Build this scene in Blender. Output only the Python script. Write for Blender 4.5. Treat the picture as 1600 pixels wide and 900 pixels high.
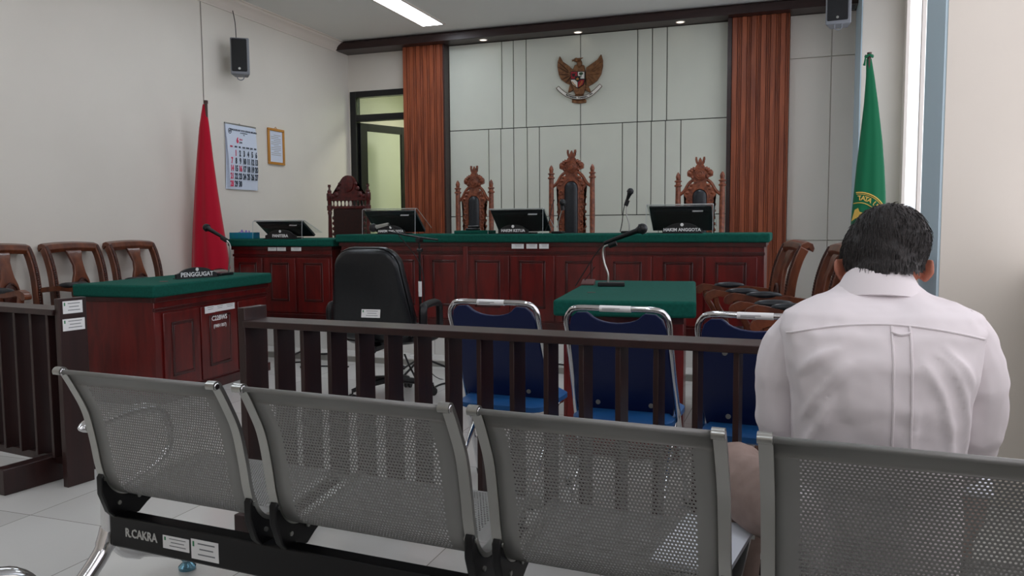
import bpy, bmesh, math, random
from mathutils import Vector, Matrix, Quaternion
from mathutils.bvhtree import BVHTree
random.seed(7)
S = bpy.context.scene
COL = S.collection
PI = math.pi
for o in list(bpy.data.objects):
    bpy.data.objects.remove(o)

# ------------------------------------------------------------------ camera, world, exposure
CAM_H = 1.2
F_PX = 1243.229
YAW, PITCH, ROLL = math.radians(19.4267), math.radians(4.49906), math.radians(-.40149)
def cam_axes():
    cy, sy, cp, sp = math.cos(YAW), math.sin(YAW), math.cos(PITCH), math.sin(PITCH)
    fw = Vector((-sy*cp, cy*cp, -sp)); rt = Vector((cy, sy, 0)); up = rt.cross(fw)
    return math.cos(ROLL)*rt + math.sin(ROLL)*up, -math.sin(ROLL)*rt + math.cos(ROLL)*up, fw
RT, UP, FW = cam_axes()
CP = Vector((0, 0, CAM_H))
cd = bpy.data.cameras.new('camera'); cam = bpy.data.objects.new('camera', cd); COL.objects.link(cam)
cd.sensor_width = 36; cd.lens = F_PX/1600*36; cd.clip_start = .02; cd.clip_end = 60
m = Matrix((RT, UP, -FW)).transposed().to_4x4(); m.translation = CP
cam.matrix_world = m
S.camera = cam
def ray(x, y): return FW + RT*((x-800)/F_PX) - UP*((y-450)/F_PX)
def at_y(x, y, Y): d = ray(x, y); return CP + d*(Y/d.y)
def at_x(x, y, X): d = ray(x, y); return CP + d*(X/d.x)
def at_z(x, y, Z): d = ray(x, y); return CP + d*((Z-CAM_H)/d.z)

w = bpy.data.worlds.new('world'); S.world = w; w.use_nodes = True
w.node_tree.nodes['Background'].inputs[0].default_value = (.75, .85, 1, 1)
w.node_tree.nodes['Background'].inputs[1].default_value = .6
S.view_settings.view_transform = 'Standard'; S.view_settings.look = 'None'
S.view_settings.exposure = 0.0; S.view_settings.gamma = 1; S.view_settings.use_curve_mapping = False
WINDOW_POWER = 1.4
LAMP_POWER = 14.5
DOWNLIGHT_POWER = 2.0

# ------------------------------------------------------------------ materials
def lin(c):
    r = [((v/255)/12.92 if v/255 <= .04045 else ((v/255+.055)/1.055)**2.4) for v in c]
    return (*r, 1)
MATS = {}
def mat(name, col, rough=.5, metal=0., kind=None, col2=None, scale=1., stretch=(1, 1, 1), bump=0., coat=0., emit=None, spec=.5, sheen=0., trans=0., ior=1.45):
    if name in MATS: return MATS[name]
    m = bpy.data.materials.new(name); m.use_nodes = True; MATS[name] = m
    N, L = m.node_tree.nodes, m.node_tree.links
    b = N['Principled BSDF']
    b.inputs['Base Color'].default_value = lin(col); b.inputs['Roughness'].default_value = rough
    b.inputs['Metallic'].default_value = metal; b.inputs['Coat Weight'].default_value = coat
    b.inputs['Coat Roughness'].default_value = .15
    b.inputs['Specular IOR Level'].default_value = spec; b.inputs['Sheen Weight'].default_value = sheen
    b.inputs['Transmission Weight'].default_value = trans; b.inputs['IOR'].default_value = ior
    if emit:
        b.inputs['Emission Color'].default_value = lin(emit[0]); b.inputs['Emission Strength'].default_value = emit[1]
    if kind:
        tc = N.new('ShaderNodeTexCoord'); mp = N.new('ShaderNodeMapping')
        mp.inputs['Scale'].default_value = [s*scale for s in stretch]
        L.new(tc.outputs['Object'], mp.inputs['Vector'])
        if kind == 'noise' or kind == 'wood':
            t = N.new('ShaderNodeTexNoise'); t.inputs['Scale'].default_value = 1.
            t.inputs['Detail'].default_value = 5 if kind == 'wood' else 3
            if kind == 'wood': t.inputs['Distortion'].default_value = .6
            L.new(mp.outputs[0], t.inputs['Vector']); fac = t.outputs['Fac']
        elif kind == 'tile':
            t = N.new('ShaderNodeTexBrick'); t.offset = 0; t.inputs['Scale'].default_value = 1
            t.inputs['Brick Width'].default_value = .6; t.inputs['Row Height'].default_value = .6
            t.inputs['Mortar Size'].default_value = .0025; t.inputs['Mortar Smooth'].default_value = .3
            t.inputs['Color1'].default_value = (0, 0, 0, 1); t.inputs['Color2'].default_value = (.25, .25, .25, 1); t.inputs['Mortar'].default_value = (1, 1, 1, 1)
            L.new(mp.outputs[0], t.inputs['Vector']); fac = t.outputs['Color']
        rp = N.new('ShaderNodeValToRGB')
        rp.color_ramp.elements[0].color = lin(col); rp.color_ramp.elements[1].color = lin(col2 or col)
        if kind in ('noise', 'wood'):
            rp.color_ramp.elements[0].position = .35; rp.color_ramp.elements[1].position = .68
        L.new(fac, rp.inputs[0]); L.new(rp.outputs[0], b.inputs['Base Color'])
        if bump:
            bp = N.new('ShaderNodeBump'); bp.inputs['Strength'].default_value = bump; bp.inputs['Distance'].default_value = .004
            L.new(fac, bp.inputs['Height']); L.new(bp.outputs[0], b.inputs['Normal'])
    return m
WALL = mat('wall_paint', (228, 221, 211), .62, kind='noise', col2=(223, 216, 206), scale=1.2)
FEAT = mat('feature_panel_paint', (217, 219, 206), .5, kind='noise', col2=(210, 212, 200), scale=1.5)
CEIL = mat('ceiling_paint', (228, 226, 223), .8)
PLASTER = mat('cornice_plaster', (230, 219, 210), .6)
BLUEGREY = mat('blue_grey_paint', (200, 222, 234), .6)
TILE = mat('floor_tile', (222, 221, 217), .16, kind='tile', col2=(150, 146, 140), coat=.2)
RISER = mat('step_riser_tile', (150, 148, 142), .35, kind='noise', col2=(138, 136, 130), scale=6)
DARKTRIM = mat('dark_beam_wood', (54, 34, 32), .38, kind='wood', col2=(40, 24, 24), scale=3, stretch=(1, 6, 6))
GROOVE = mat('groove_dark', (70, 70, 66), .8)
TEAK = mat('teak_slat', (160, 83, 51), .42, kind='wood', col2=(116, 56, 35), scale=5, stretch=(5, 5, .35), bump=.05)
MAHOG = mat('mahogany', (106, 24, 22), .3, kind='wood', col2=(76, 15, 15), scale=6, stretch=(3, 3, .5), coat=.25)
MAHOGD = mat('mahogany_moulding', (70, 14, 14), .3, kind='wood', col2=(50, 10, 10), scale=6, stretch=(3, 3, .5), coat=.2)
FELT = mat('green_felt', (14, 86, 74), .88, kind='noise', col2=(10, 76, 65), scale=60, bump=.15, spec=.25)
FENCE = mat('dark_brown_fence_wood', (48, 24, 22), .4, kind='wood', col2=(36, 18, 17), scale=5, stretch=(4, 4, .4), coat=.1)
CARVE = mat('carved_teak', (116, 62, 37), .32, kind='wood', col2=(80, 39, 24), scale=9, stretch=(2, 2, .7), coat=.35)
CARVED = mat('carved_teak_dark', (72, 34, 22), .4, kind='noise', col2=(48, 20, 14), scale=60, bump=.4)
THRONE = mat('throne_wood', (146, 80, 52), .4, kind='noise', col2=(98, 48, 31), scale=34, bump=.5, coat=.2)
THRONED = mat('dark_throne_wood', (92, 28, 24), .4, kind='noise', col2=(58, 16, 15), scale=30, bump=.3, coat=.2)
THRONEB = mat('dark_throne_panel', (48, 20, 14), .5, kind='noise', col2=(36, 14, 11), scale=30)
LEATHER = mat('black_leather', (34, 38, 44), .32, kind='noise', col2=(26, 29, 34), scale=40, bump=.12)
OFFBLK = mat('office_leather', (20, 22, 26), .34, kind='noise', col2=(14, 16, 20), scale=50, bump=.1)
BLACKP = mat('black_plastic', (22, 22, 25), .38)
BLACKM = mat('black_metal', (16, 16, 18), .4, metal=.3)
SCREENB = mat('monitor_back', (26, 30, 36), .3)
CHROME = mat('chrome', (214, 214, 216), .12, metal=1)
STEEL = mat('brushed_steel', (170, 170, 166), .3, metal=1)
SILVER = mat('silver_powder_coat', (134, 134, 132), .45, metal=.4)
BLUEP = mat('blue_plastic_back', (15, 30, 78), .45)
BLUEC = mat('blue_seat_vinyl', (26, 84, 142), .5)
STICK = mat('sticker_paper', (232, 232, 232), .6)
STICKT = mat('sticker_print', (120, 124, 126), .7)
STICKG = mat('sticker_green', (60, 130, 90), .7)
WHITEL = mat('white_lettering', (235, 235, 235), .6)
GREYL = mat('grey_lettering', (190, 190, 186), .6)
INK = mat('ink', (52, 62, 78), .7)
REDINK = mat('red_ink', (222, 60, 96), .7)
ACREDGE = mat('acrylic_edge', (196, 200, 200), .3)
PAPER = mat('paper', (226, 230, 238), .7)
PAPERB = mat('calendar_paper', (214, 222, 238), .65)
GOLD = mat('gilt_frame', (196, 136, 62), .35, metal=.3)
REDF = mat('red_flag_cloth', (178, 12, 42), .75, spec=.2, sheen=.2)
GREENF = mat('green_flag_cloth', (10, 96, 62), .72, spec=.2, sheen=.2)
GOLDT = mat('gold_embroidery', (214, 176, 84), .55)
POLE = mat('flag_pole_wood', (70, 44, 40), .4)
SPKG = mat('speaker_grey', (128, 130, 136), .5)
SPKB = mat('speaker_grille', (14, 15, 18), .6)
CABLE = mat('black_cable', (18, 18, 20), .5)
CABLEG = mat('grey_cable', (150, 142, 134), .6)
ACRYL = mat('clear_acrylic', (250, 252, 252), .03, trans=1., ior=1.15)
GLASS = mat('door_glass', (235, 245, 238), .02, trans=1., ior=1.1)
CORR = mat('corridor_paint', (206, 214, 178), .7)
DOORBLK = mat('door_frame_black', (20, 20, 22), .4)
EMB = mat('emblem_bronze', (138, 96, 62), .45, metal=.35, kind='noise', col2=(100, 64, 40), scale=30, bump=.3)
EMBD = mat('emblem_bronze_dark', (88, 58, 38), .5, metal=.3)
EMBW = mat('emblem_white', (226, 222, 214), .6)
EMBR = mat('emblem_red', (150, 26, 36), .5)
EMBK = mat('emblem_black', (24, 20, 20), .5)
EMBG = mat('emblem_green', (40, 70, 44), .6)
CYAN = mat('cyan_box', (20, 150, 160), .55, kind='noise', col2=(22, 130, 175), scale=14)
TISSUE = mat('lilac_tissue', (150, 130, 190), .8)
SKIN = mat('skin', (176, 112, 90), .5, kind='noise', col2=(160, 98, 78), scale=20)
HAIR = mat('black_hair', (18, 15, 15), .55, kind='noise', col2=(36, 29, 28), scale=90, stretch=(3, 3, .6), bump=.5)
SHIRT = mat('white_shirt', (234, 227, 230), .8, spec=.2)
TROUS = mat('beige_trousers', (150, 130, 122), .85, kind='noise', col2=(140, 120, 112), scale=30)
SHOE = mat('black_shoe', (20, 18, 18), .35)
REDBRN = mat('reddish_plastic', (92, 54, 52), .5)
REFLFOOT = mat('reflection_tinted_glide', (120, 165, 185), .25, metal=.9)  # chrome foot, bluish reflection put into its colour
def emis(name, col, s):
    m = bpy.data.materials.new(name); m.use_nodes = True
    b = m.node_tree.nodes['Principled BSDF']; b.inputs['Base Color'].default_value = lin(col)
    b.inputs['Emission Color'].default_value = lin(col); b.inputs['Emission Strength'].default_value = s
    return m
WINGLOW2 = emis('daylit_rear_window_film', (244, 241, 246), WINDOW_POWER*1.0)
WINGLOW = emis('daylit_window_film', (240, 245, 255), WINDOW_POWER)
LAMPGLOW = emis('fluorescent_diffuser', (236, 245, 255), LAMP_POWER)
DOWNGLOW = emis('downlight_lens', (255, 244, 226), DOWNLIGHT_POWER)

# ------------------------------------------------------------------ mesh helpers
def spline(pts, n=6, closed=False):
    pts = [Vector(p) for p in pts]; out = []; k = len(pts)
    rng = range(k if closed else k-1)
    for i in rng:
        if closed: p0, p1, p2, p3 = pts[i-1], pts[i], pts[(i+1) % k], pts[(i+2) % k]
        else: p0, p1, p2, p3 = pts[max(i-1, 0)], pts[i], pts[i+1], pts[min(i+2, k-1)]
        for j in range(n):
            t = j/n
            out.append(.5*((2*p1)+(p2-p0)*t+(2*p0-5*p1+4*p2-p3)*t*t+(3*p1-p0-3*p2+p3)*t**3))
    if not closed: out.append(pts[-1])
    return out
class B:
    def __init__(s): s.bm = bmesh.new(); s.M = Matrix()
    def v(s, p): return s.bm.verts.new(s.M @ Vector(p))
    def f(s, vs):
        try: return s.bm.faces.new(vs)
        except ValueError: return None
    def box(s, c, d, rot=None):
        c = Vector(c); h = Vector(d)/2; R = rot or Matrix.Identity(3)
        vs = [s.v(c + R @ Vector((x*h.x, y*h.y, z*h.z))) for x in (-1, 1) for y in (-1, 1) for z in (-1, 1)]
        for q in ((0, 1, 3, 2), (4, 6, 7, 5), (0, 4, 5, 1), (2, 3, 7, 6), (0, 2, 6, 4), (1, 5, 7, 3)): s.f([vs[i] for i in q])
        return s
    def bb(s, a, b):
        return s.box([(a[i]+b[i])/2 for i in range(3)], [abs(b[i]-a[i]) for i in range(3)])
    def prism(s, pts, plane, a, b):
        k = {'xz': lambda p, t: (p[0], t, p[1]), 'yz': lambda p, t: (t, p[0], p[1]), 'xy': lambda p, t: (p[0], p[1], t)}[plane]
        A = [s.v(k(p, a)) for p in pts]; Bv = [s.v(k(p, b)) for p in pts]; n = len(pts)
        fa = s.f(A); fb = s.f(Bv[::-1])
        for i in range(n): s.f([A[i], Bv[i], Bv[(i+1) % n], A[(i+1) % n]])
        bmesh.ops.triangulate(s.bm, faces=[x for x in (fa, fb) if x])
        return s
    def strip(s, path, width, plane, a, b):
        # a bent board: 2-D path with (varying) width, given thickness across
        n = len(path); P = [Vector(p) for p in path]
        W = width if isinstance(width, (list, tuple)) else [width]*n
        l, r = [], []
        for i in range(n):
            t = (P[min(i+1, n-1)]-P[max(i-1, 0)]).normalized(); nn = Vector((-t.y, t.x))
            l.append(P[i]+nn*W[i]/2); r.append(P[i]-nn*W[i]/2)
        k = {'xz': lambda p, t: (p[0], t, p[1]), 'yz': lambda p, t: (t, p[0], p[1]), 'xy': lambda p, t: (p[0], p[1], t)}[plane]
        rows = [[s.v(k(l[i], a)), s.v(k(r[i], a)), s.v(k(r[i], b)), s.v(k(l[i], b))] for i in range(n)]
        for i in range(n-1):
            for j in range(4): s.f([rows[i][j], rows[i][(j+1) % 4], rows[i+1][(j+1) % 4], rows[i+1][j]])
        s.f(rows[0][::-1]); s.f(rows[-1]); return s
    def tube(s, pts, r, n=8, closed=False, flat=1.):
        P = [Vector(p) for p in pts]; k = len(P)
        R = r if isinstance(r, (list, tuple)) else [r]*k
        rows = []; ref = None
        for i in range(k):
            t = ((P[(i+1) % k]-P[i-1]) if closed else (P[min(i+1, k-1)]-P[max(i-1, 0)]))
            t = t.normalized() if t.length > 1e-9 else Vector((0, 0, 1))
            if ref is None: ref = t.orthogonal().normalized() if abs(t.x) > .9 or True else ref
            ref = (ref - t*ref.dot(t)); ref = ref.normalized() if ref.length > 1e-6 else t.orthogonal().normalized()
            q = t.cross(ref)
            rows.append([s.v(P[i] + (ref*math.cos(2*PI*j/n) + q*math.sin(2*PI*j/n)*flat)*R[i]) for j in range(n)])
        for i in range(k if closed else k-1):
            a, b = rows[i], rows[(i+1) % k]
            for j in range(n): s.f([a[j], a[(j+1) % n], b[(j+1) % n], b[j]])
        if not closed: s.f(rows[0][::-1]); s.f(rows[-1])
        return s
    def loft(s, rings, cap=True, closed=False):
        rows = [[s.v(p) for p in rg] for rg in rings]; n = len(rows[0])
        for i in range(len(rows)-(0 if closed else 1)):
            a, b = rows[i], rows[(i+1) % len(rows)]
            for j in range(n): s.f([a[j], a[(j+1) % n], b[(j+1) % n], b[j]])
        if cap and not closed: s.f(rows[0][::-1]); s.f(rows[-1])
        return s
    def lathe(s, prof, c=(0, 0, 0), n=14):
        c = Vector(c)
        return s.loft([[c+Vector((r*math.cos(2*PI*j/n), r*math.sin(2*PI*j/n), z)) for j in range(n)] for r, z in prof])
    def ball(s, c, r, n=12, m=8, R=None):
        c = Vector(c); r = Vector(r) if isinstance(r, (tuple, list, Vector)) else Vector((r, r, r)); R = R or Matrix.Identity(3)
        th = [max(.03, min(PI-.03, PI*i/m)) for i in range(m+1)]
        return s.loft([[c + R @ Vector((r.x*math.sin(q)*math.cos(2*PI*j/n), r.y*math.sin(q)*math.sin(2*PI*j/n), r.z*math.cos(q))) for j in range(n)] for q in th])
    def text(s, body, size, M, align='CENTER', ext=.0008, bold=.0, sx=1.):
        c = bpy.data.curves.new('t', 'FONT'); c.body = body; c.size = size; c.align_x = align; c.align_y = 'CENTER'
        c.extrude = ext; c.resolution_u = 2; c.offset = bold
        o = bpy.data.objects.new('t', c); COL.objects.link(o)
        me = o.to_mesh(); T = s.M @ M @ Matrix.Diagonal((sx, 1, 1, 1))
        vs = [s.bm.verts.new(T @ v.co) for v in me.vertices]
        for p in me.polygons: s.f([vs[i] for i in p.vertices])
        o.to_mesh_clear(); bpy.data.objects.remove(o); bpy.data.curves.remove(c)
        return s
    def out(s, name, mtl, parent=None, bevel=0., flatshade=False, merge=False, seg=2):
        if merge: bmesh.ops.remove_doubles(s.bm, verts=s.bm.verts, dist=1e-5)
        bmesh.ops.recalc_face_normals(s.bm, faces=s.bm.faces)
        for f in s.bm.faces: f.smooth = not flatshade
        for e in s.bm.edges:
            if len(e.link_faces) == 2 and e.calc_face_angle(0) > .7: e.smooth = False
        me = bpy.data.meshes.new(name); s.bm.to_mesh(me); s.bm.free()
        me.materials.append(mtl)
        o = bpy.data.objects.new(name, me); COL.objects.link(o)
        if parent: o.parent = parent
        if bevel:
            b = o.modifiers.new('bevel', 'BEVEL'); b.width = bevel; b.segments = seg; b.limit_method = 'ANGLE'; b.angle_limit = .7
        return o
def tag(o, label, cat, group=None, kind=None):
    o['label'] = label; o['category'] = cat
    if group: o['group'] = group
    if kind: o['kind'] = kind
    return o
def thing(name, label, cat, loc=(0, 0, 0), rz=0., group=None):
    o = bpy.data.objects.new(name, None); COL.objects.link(o); o.empty_display_size = .1
    o.location = loc; o.rotation_euler = (0, 0, rz); return tag(o, label, cat, group)
def struct(o): o['kind'] = 'structure'; return o
def dup(root, loc, rz, label, group=None):
    def cp(o, par):
        c = o.copy(); COL.objects.link(c); c.parent = par
        for ch in o.children: cp(ch, c)
        return c
    r = cp(root, None); r.location = loc; r.rotation_euler = (0, 0, rz); r['label'] = label
    if group: r['group'] = group
    return r
def TM(loc, rx=0, ry=0, rz=0):
    return Matrix.Translation(loc) @ Matrix.Rotation(rz, 4, 'Z') @ Matrix.Rotation(ry, 4, 'Y') @ Matrix.Rotation(rx, 4, 'X')
FRONT = Matrix.Rotation(PI/2, 4, 'X')      # text standing up and read from -Y
def sticker(parent, M, wd, ht, logo=True, lines=3):
    # a small printed label lying in the local XY plane of M (its face looks along +Z)
    b = B(); b.M = M; b.box((0, 0, 0), (wd, ht, .001)); o = b.out('sticker', STICK, parent)
    t = B(); t.M = M
    for k in range(lines):
        ww = wd*(.5 if k % 2 else .62)
        t.box((wd*.06 - (0 if k else 0), ht*(.3-.27*k), .0008), (ww, ht*.06, .0006))
    t.out('print', STICKT, o)
    if logo:
        g = B(); g.M = M; g.box((-wd*.41, ht*.26, .0008), (wd*.06, ht*.26, .0006)); g.out('badge', STICKG, o)
    return o
# ------------------------------------------------------------------ the room
XL, XR, YB, YF = -5.5, .95, 9.24, -2.6
ZS, ZC = 3.415, 3.53            # beam soffit, ceiling
PZ = .30                        # judges' platform
YP = 6.42                       # front edge of the platform
def sbox(name, a, b, mtl, bevel=0.):
    return struct(B().bb(a, b).out(name, mtl, bevel=bevel))
sbox('floor', (XL-.2, YF-.2, -.1), (XR+.2, YB+2.2, 0), TILE)
sbox('floor_platform_step', (XL, 6.14, 0), (XR, YP, .055), TILE)
sbox('trim_1', (XL, 6.132, 0), (XR, 6.14, .048), RISER)
sbox('floor_platform', (XL, YP, 0), (XR, YB+2.2, PZ), TILE)
sbox('ceiling', (XL-.2, YF-.2, ZC), (XR+.2, YB+.2, ZC+.1), CEIL)
sbox('wall_left', (XL-.2, YF-.2, 0), (XL, YB+2.2, ZC), WALL)
sbox('wall_rear', (XL-.2, YF-.2, 0), (XR+.2, YF, ZC), WALL)
# back wall with the doorway at its left end
DX0, DX1, DZ = -5.477, -4.60, 2.945
b = B(); b.bb((XL, YB, DZ), (DX1, YB+.15, ZC)); b.bb((DX1, YB, 0), (XR+.2, YB+.15, ZC)); b.bb((XL, YB, 0), (DX0, YB+.15, DZ))
struct(b.out('wall_back', WALL))
# corridor behind the doorway
sbox('wall_corridor', (XL, YB+1.9, PZ), (XR-2, YB+2.0, 3.4), CORR)
sbox('wall_corridor_end', (-3.3, YB+.15, PZ), (-3.2, YB+1.9, 3.4), CORR)
sbox('ceiling_corridor', (XL, YB+.15, 3.2), (-3.2, YB+2.0, 3.3), CEIL)
la = bpy.data.lights.new('corridor_fill_light', 'AREA'); la.energy = 22; la.size = .6; la.color = (.96, 1, .86)  # unseen area light added to brighten the corridor
lo = bpy.data.objects.new('corridor_fill_light', la); COL.objects.link(lo); lo.location = (-4.2, YB+1.0, 3.15)
# cornice along the left wall
prof = [(XL, 3.40), (XL+.012, 3.40), (XL+.018, 3.42), (XL+.03, 3.43), (XL+.036, 3.455), (XL+.06, 3.48), (XL+.085, 3.495), (XL+.09, 3.515), (XL+.11, 3.52), (XL+.11, ZC), (XL, ZC)]
struct(B().prism(prof, 'xz', YF, 8.96).out('trim_2', PLASTER))
# beam over the judges with its small chamfered lip
prof = [(8.93, ZS), (YB, ZS), (YB, ZC), (8.985, ZC), (8.985, ZC-.012), (8.93, ZC-.03)]
struct(B().prism(prof, 'yz', XL, .58).out('trim_3', DARKTRIM, bevel=.004))
# feature wall: separate boards with dark grooves between them
sbox('trim_4', (-4.06, YB-.012, PZ), (-.70, YB, ZS), GROOVE)
fx0, fx1, xm = -4.055, -.705, -2.38
def boards(b, xs, z0, z1, g=.010):
    for p, q in zip(xs[:-1], xs[1:]): b.bb((p+g/2, YB-.03, z0+g/2), (q-g/2, YB-.012, z1-g/2))
b = B()
boards(b, [fx0]+[xm+d for d in (-.98, -.832, -.67, 0, .67, .838, 1.004)]+[fx1], 2.374, ZS)
boards(b, [fx0]+[xm+d for d in (-1.158, -.999, -.833, -.661, -.507, 0, .497, .669, .831, .992, 1.165)]+[fx1], 1.312, 2.374)
boards(b, [fx0, -3.3, -2.38, -1.46, fx1], PZ, 1.312)
struct(b.out('trim_5', FEAT, bevel=.002))
# plain boards right of the teak panel
b = B()
for x0, x1 in ((-.07, .35), (.35, .60)):
    for z0, z1 in ((PZ, 1.015), (1.015, 2.96), (2.96, ZS)): b.bb((x0+.004, YB-.02, z0+.004), (x1-.004, YB, z1-.004))
struct(b.out('trim_6', WALL, bevel=.002))
# the two teak slat panels
def teak(name, x0, x1, yf, dark):
    b = B(); b.bb((x0, yf+.02, PZ), (x1, YB, ZS)); n = 6; wdt = (x1-x0)/n
    for i in range(n):
        a = x0+i*wdt
        b.bb((a+.006, yf, PZ), (a+wdt*.60, yf+.03, ZS)); b.bb((a+wdt*.66, yf+.007, PZ), (a+wdt*.80, yf+.03, ZS)); b.bb((a+wdt*.86, yf+.003, PZ), (a+wdt-.003, yf+.03, ZS))
    struct(b.out(name, TEAK, bevel=.003))
    struct(B().bb((dark[0], yf-.002, PZ), (dark[1], YB-.02, ZS)).out(name.replace('7', '9').replace('8', '10'), DARKTRIM))
teak('trim_7', -4.627, -4.075, 9.07, (-4.075, -4.055))
teak('trim_8', -.662, -.070, 9.07, (-.705, -.662))
# right wall: pillars with blue-grey flanks, windows between them
PX = .58
def pillar(n, y0, y1):
    sbox('wall_right_pillar_%d' % n, (PX+.01, y0, 0), (XR, y1, ZC), WALL)
    sbox('trim_%d' % (10+n), (PX, y0+.004, 0), (PX+.01, y1, ZC), BLUEGREY)
pillar(1, 8.44, YB); pillar(2, 3.78, 4.30); pillar(3, -.9, -.4)
WZ0, WZ1 = .95, 3.46
def right_bay(n, y0, y1):
    b = B(); b.bb((XR, y0, 0), (XR+.15, y1, WZ0)); b.bb((XR, y0, WZ1), (XR+.15, y1, ZC)); struct(b.out('wall_right_%d' % n, WALL))
    f = B(); k = 4; d = (y1-y0)/k
    for i in range(k+1): f.bb((XR-.01, max(y0, y0+i*d-.022), WZ0), (XR+.05, min(y1, y0+i*d+.022), WZ1))
    for z in (WZ0, WZ1-.05): f.bb((XR-.008, y0, z), (XR+.05, y1, z+.05))
    fr = f.out('window_%d' % n, PLASTER, bevel=.004); struct(fr)
    p = B(); p.bb((XR+.02, y0, WZ0), (XR+.03, y1, WZ1)); p.out('pane', WINGLOW if n == 1 else WINGLOW2, fr)
right_bay(1, 4.30, 8.22); right_bay(2, -.4, 3.78); right_bay(3, YF, -.9)
sbox('wall_right_end', (XR, 8.22, 0), (XR+.15, YB+.15, ZC), WALL)  # its near strip shortens the window, added to dim the far pillar front
for n, (y0, y1) in enumerate(((3.78, 4.30), (-.9, -.4))): sbox('wall_right_back_%d' % n, (XR, y0, 0), (XR+.15, y1, ZC), WALL)
# door frame, transom and the leaf standing open into the corridor
b = B(); fy0, fy1 = YB-.012, YB+.10
b.bb((DX0, fy0, PZ), (DX0+.085, fy1, DZ)); b.bb((DX0+.085, fy0, DZ-.075), (DX1, fy1, DZ)); b.bb((DX0+.085, fy0, 2.565), (DX1, fy1, 2.645))
fr = struct(b.out('door_1', DOORBLK, bevel=.003))
B().bb((DX0+.085, YB+.04, 2.645), (DX1, YB+.048, DZ-.075)).out('transom_glass', GLASS, fr)
leaf = bpy.data.objects.new('door_leaf', None); COL.objects.link(leaf); leaf.parent = fr
leaf.location = (DX0+.10, YB+.05, 0); leaf.rotation_euler = (0, 0, math.radians(66))
LW, z0, z1 = .78, PZ+.02, 2.55
b = B(); b.bb((0, -.02, z0), (.11, .02, z1)); b.bb((LW-.10, -.02, z0), (LW, .02, z1)); b.bb((.11, -.02, z1-.10), (LW-.10, .02, z1))
b.bb((.11, -.02, 1.33), (LW-.10, .02, 1.42)); b.bb((.11, -.02, z0), (LW-.10, .02, z0+.2)); b.out('leaf_frame', DOORBLK, leaf, bevel=.003)
b = B(); b.bb((.11, -.003, 1.42), (LW-.10, .003, z1-.10)); b.bb((.11, -.003, z0+.2), (LW-.10, .003, 1.33)); b.out('leaf_glass', GLASS, leaf)
B().tube(spline([(LW-.05, -.02, 1.24), (LW-.05, -.06, 1.25), (LW-.05, -.06, 1.37), (LW-.05, -.02, 1.38)], 4), .008).out('handle', STEEL, leaf)
# ceiling lamps
def ceiling_lamp(x, y, lab):
    t = thing('ceiling_lamp', lab, 'lamp', (x, y, ZC), 0, 'ceiling lamps')
    b = B()
    for a, c in (((-.15, -.62), (-.125, .62)), ((.125, -.62), (.15, .62)), ((-.125, -.62), (.125, -.6)), ((-.125, .6), (.125, .62))): b.bb((*a, -.012), (*c, 0))
    b.out('frame', PLASTER, t); B().bb((-.125, -.6, -.010), (.125, .6, -.001)).out('diffuser', LAMPGLOW, t)
ceiling_lamp(-3.985, 8.0, 'bright recessed rectangular ceiling lamp in front of the dark beam')
for x, y in ((-1.0, 6.9), (-3.985, 6.0), (-3.985, 3.6), (-1.0, 2.4), (-3.985, .9), (-1.0, -.8)):  # lamps added out of view, two placed to brighten left and back walls
    ceiling_lamp(x, y, 'unseen recessed rectangular ceiling lamp, added to light the room')
for i, (px, py, wh) in enumerate(((755, 62, 'nearest the left teak panel'), (903, 50, 'straight above the eagle emblem'), (1063, 34, 'nearest the right teak panel'))):
    p = at_z(px, py, ZS)
    t = thing('downlight', 'small round downlight under the dark beam, '+wh, 'lamp', (p.x, p.y, ZS), 0, 'downlights under the beam')
    B().lathe([(.052, 0), (.052, -.006), (.044, -.008), (.04, -.002)], n=20).out('rim', PLASTER, t)
    B().lathe([(.001, -.0025), (.04, -.0025), (.04, -.0015), (.001, -.0015)], n=20).out('lens', DOWNGLOW, t)
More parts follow.
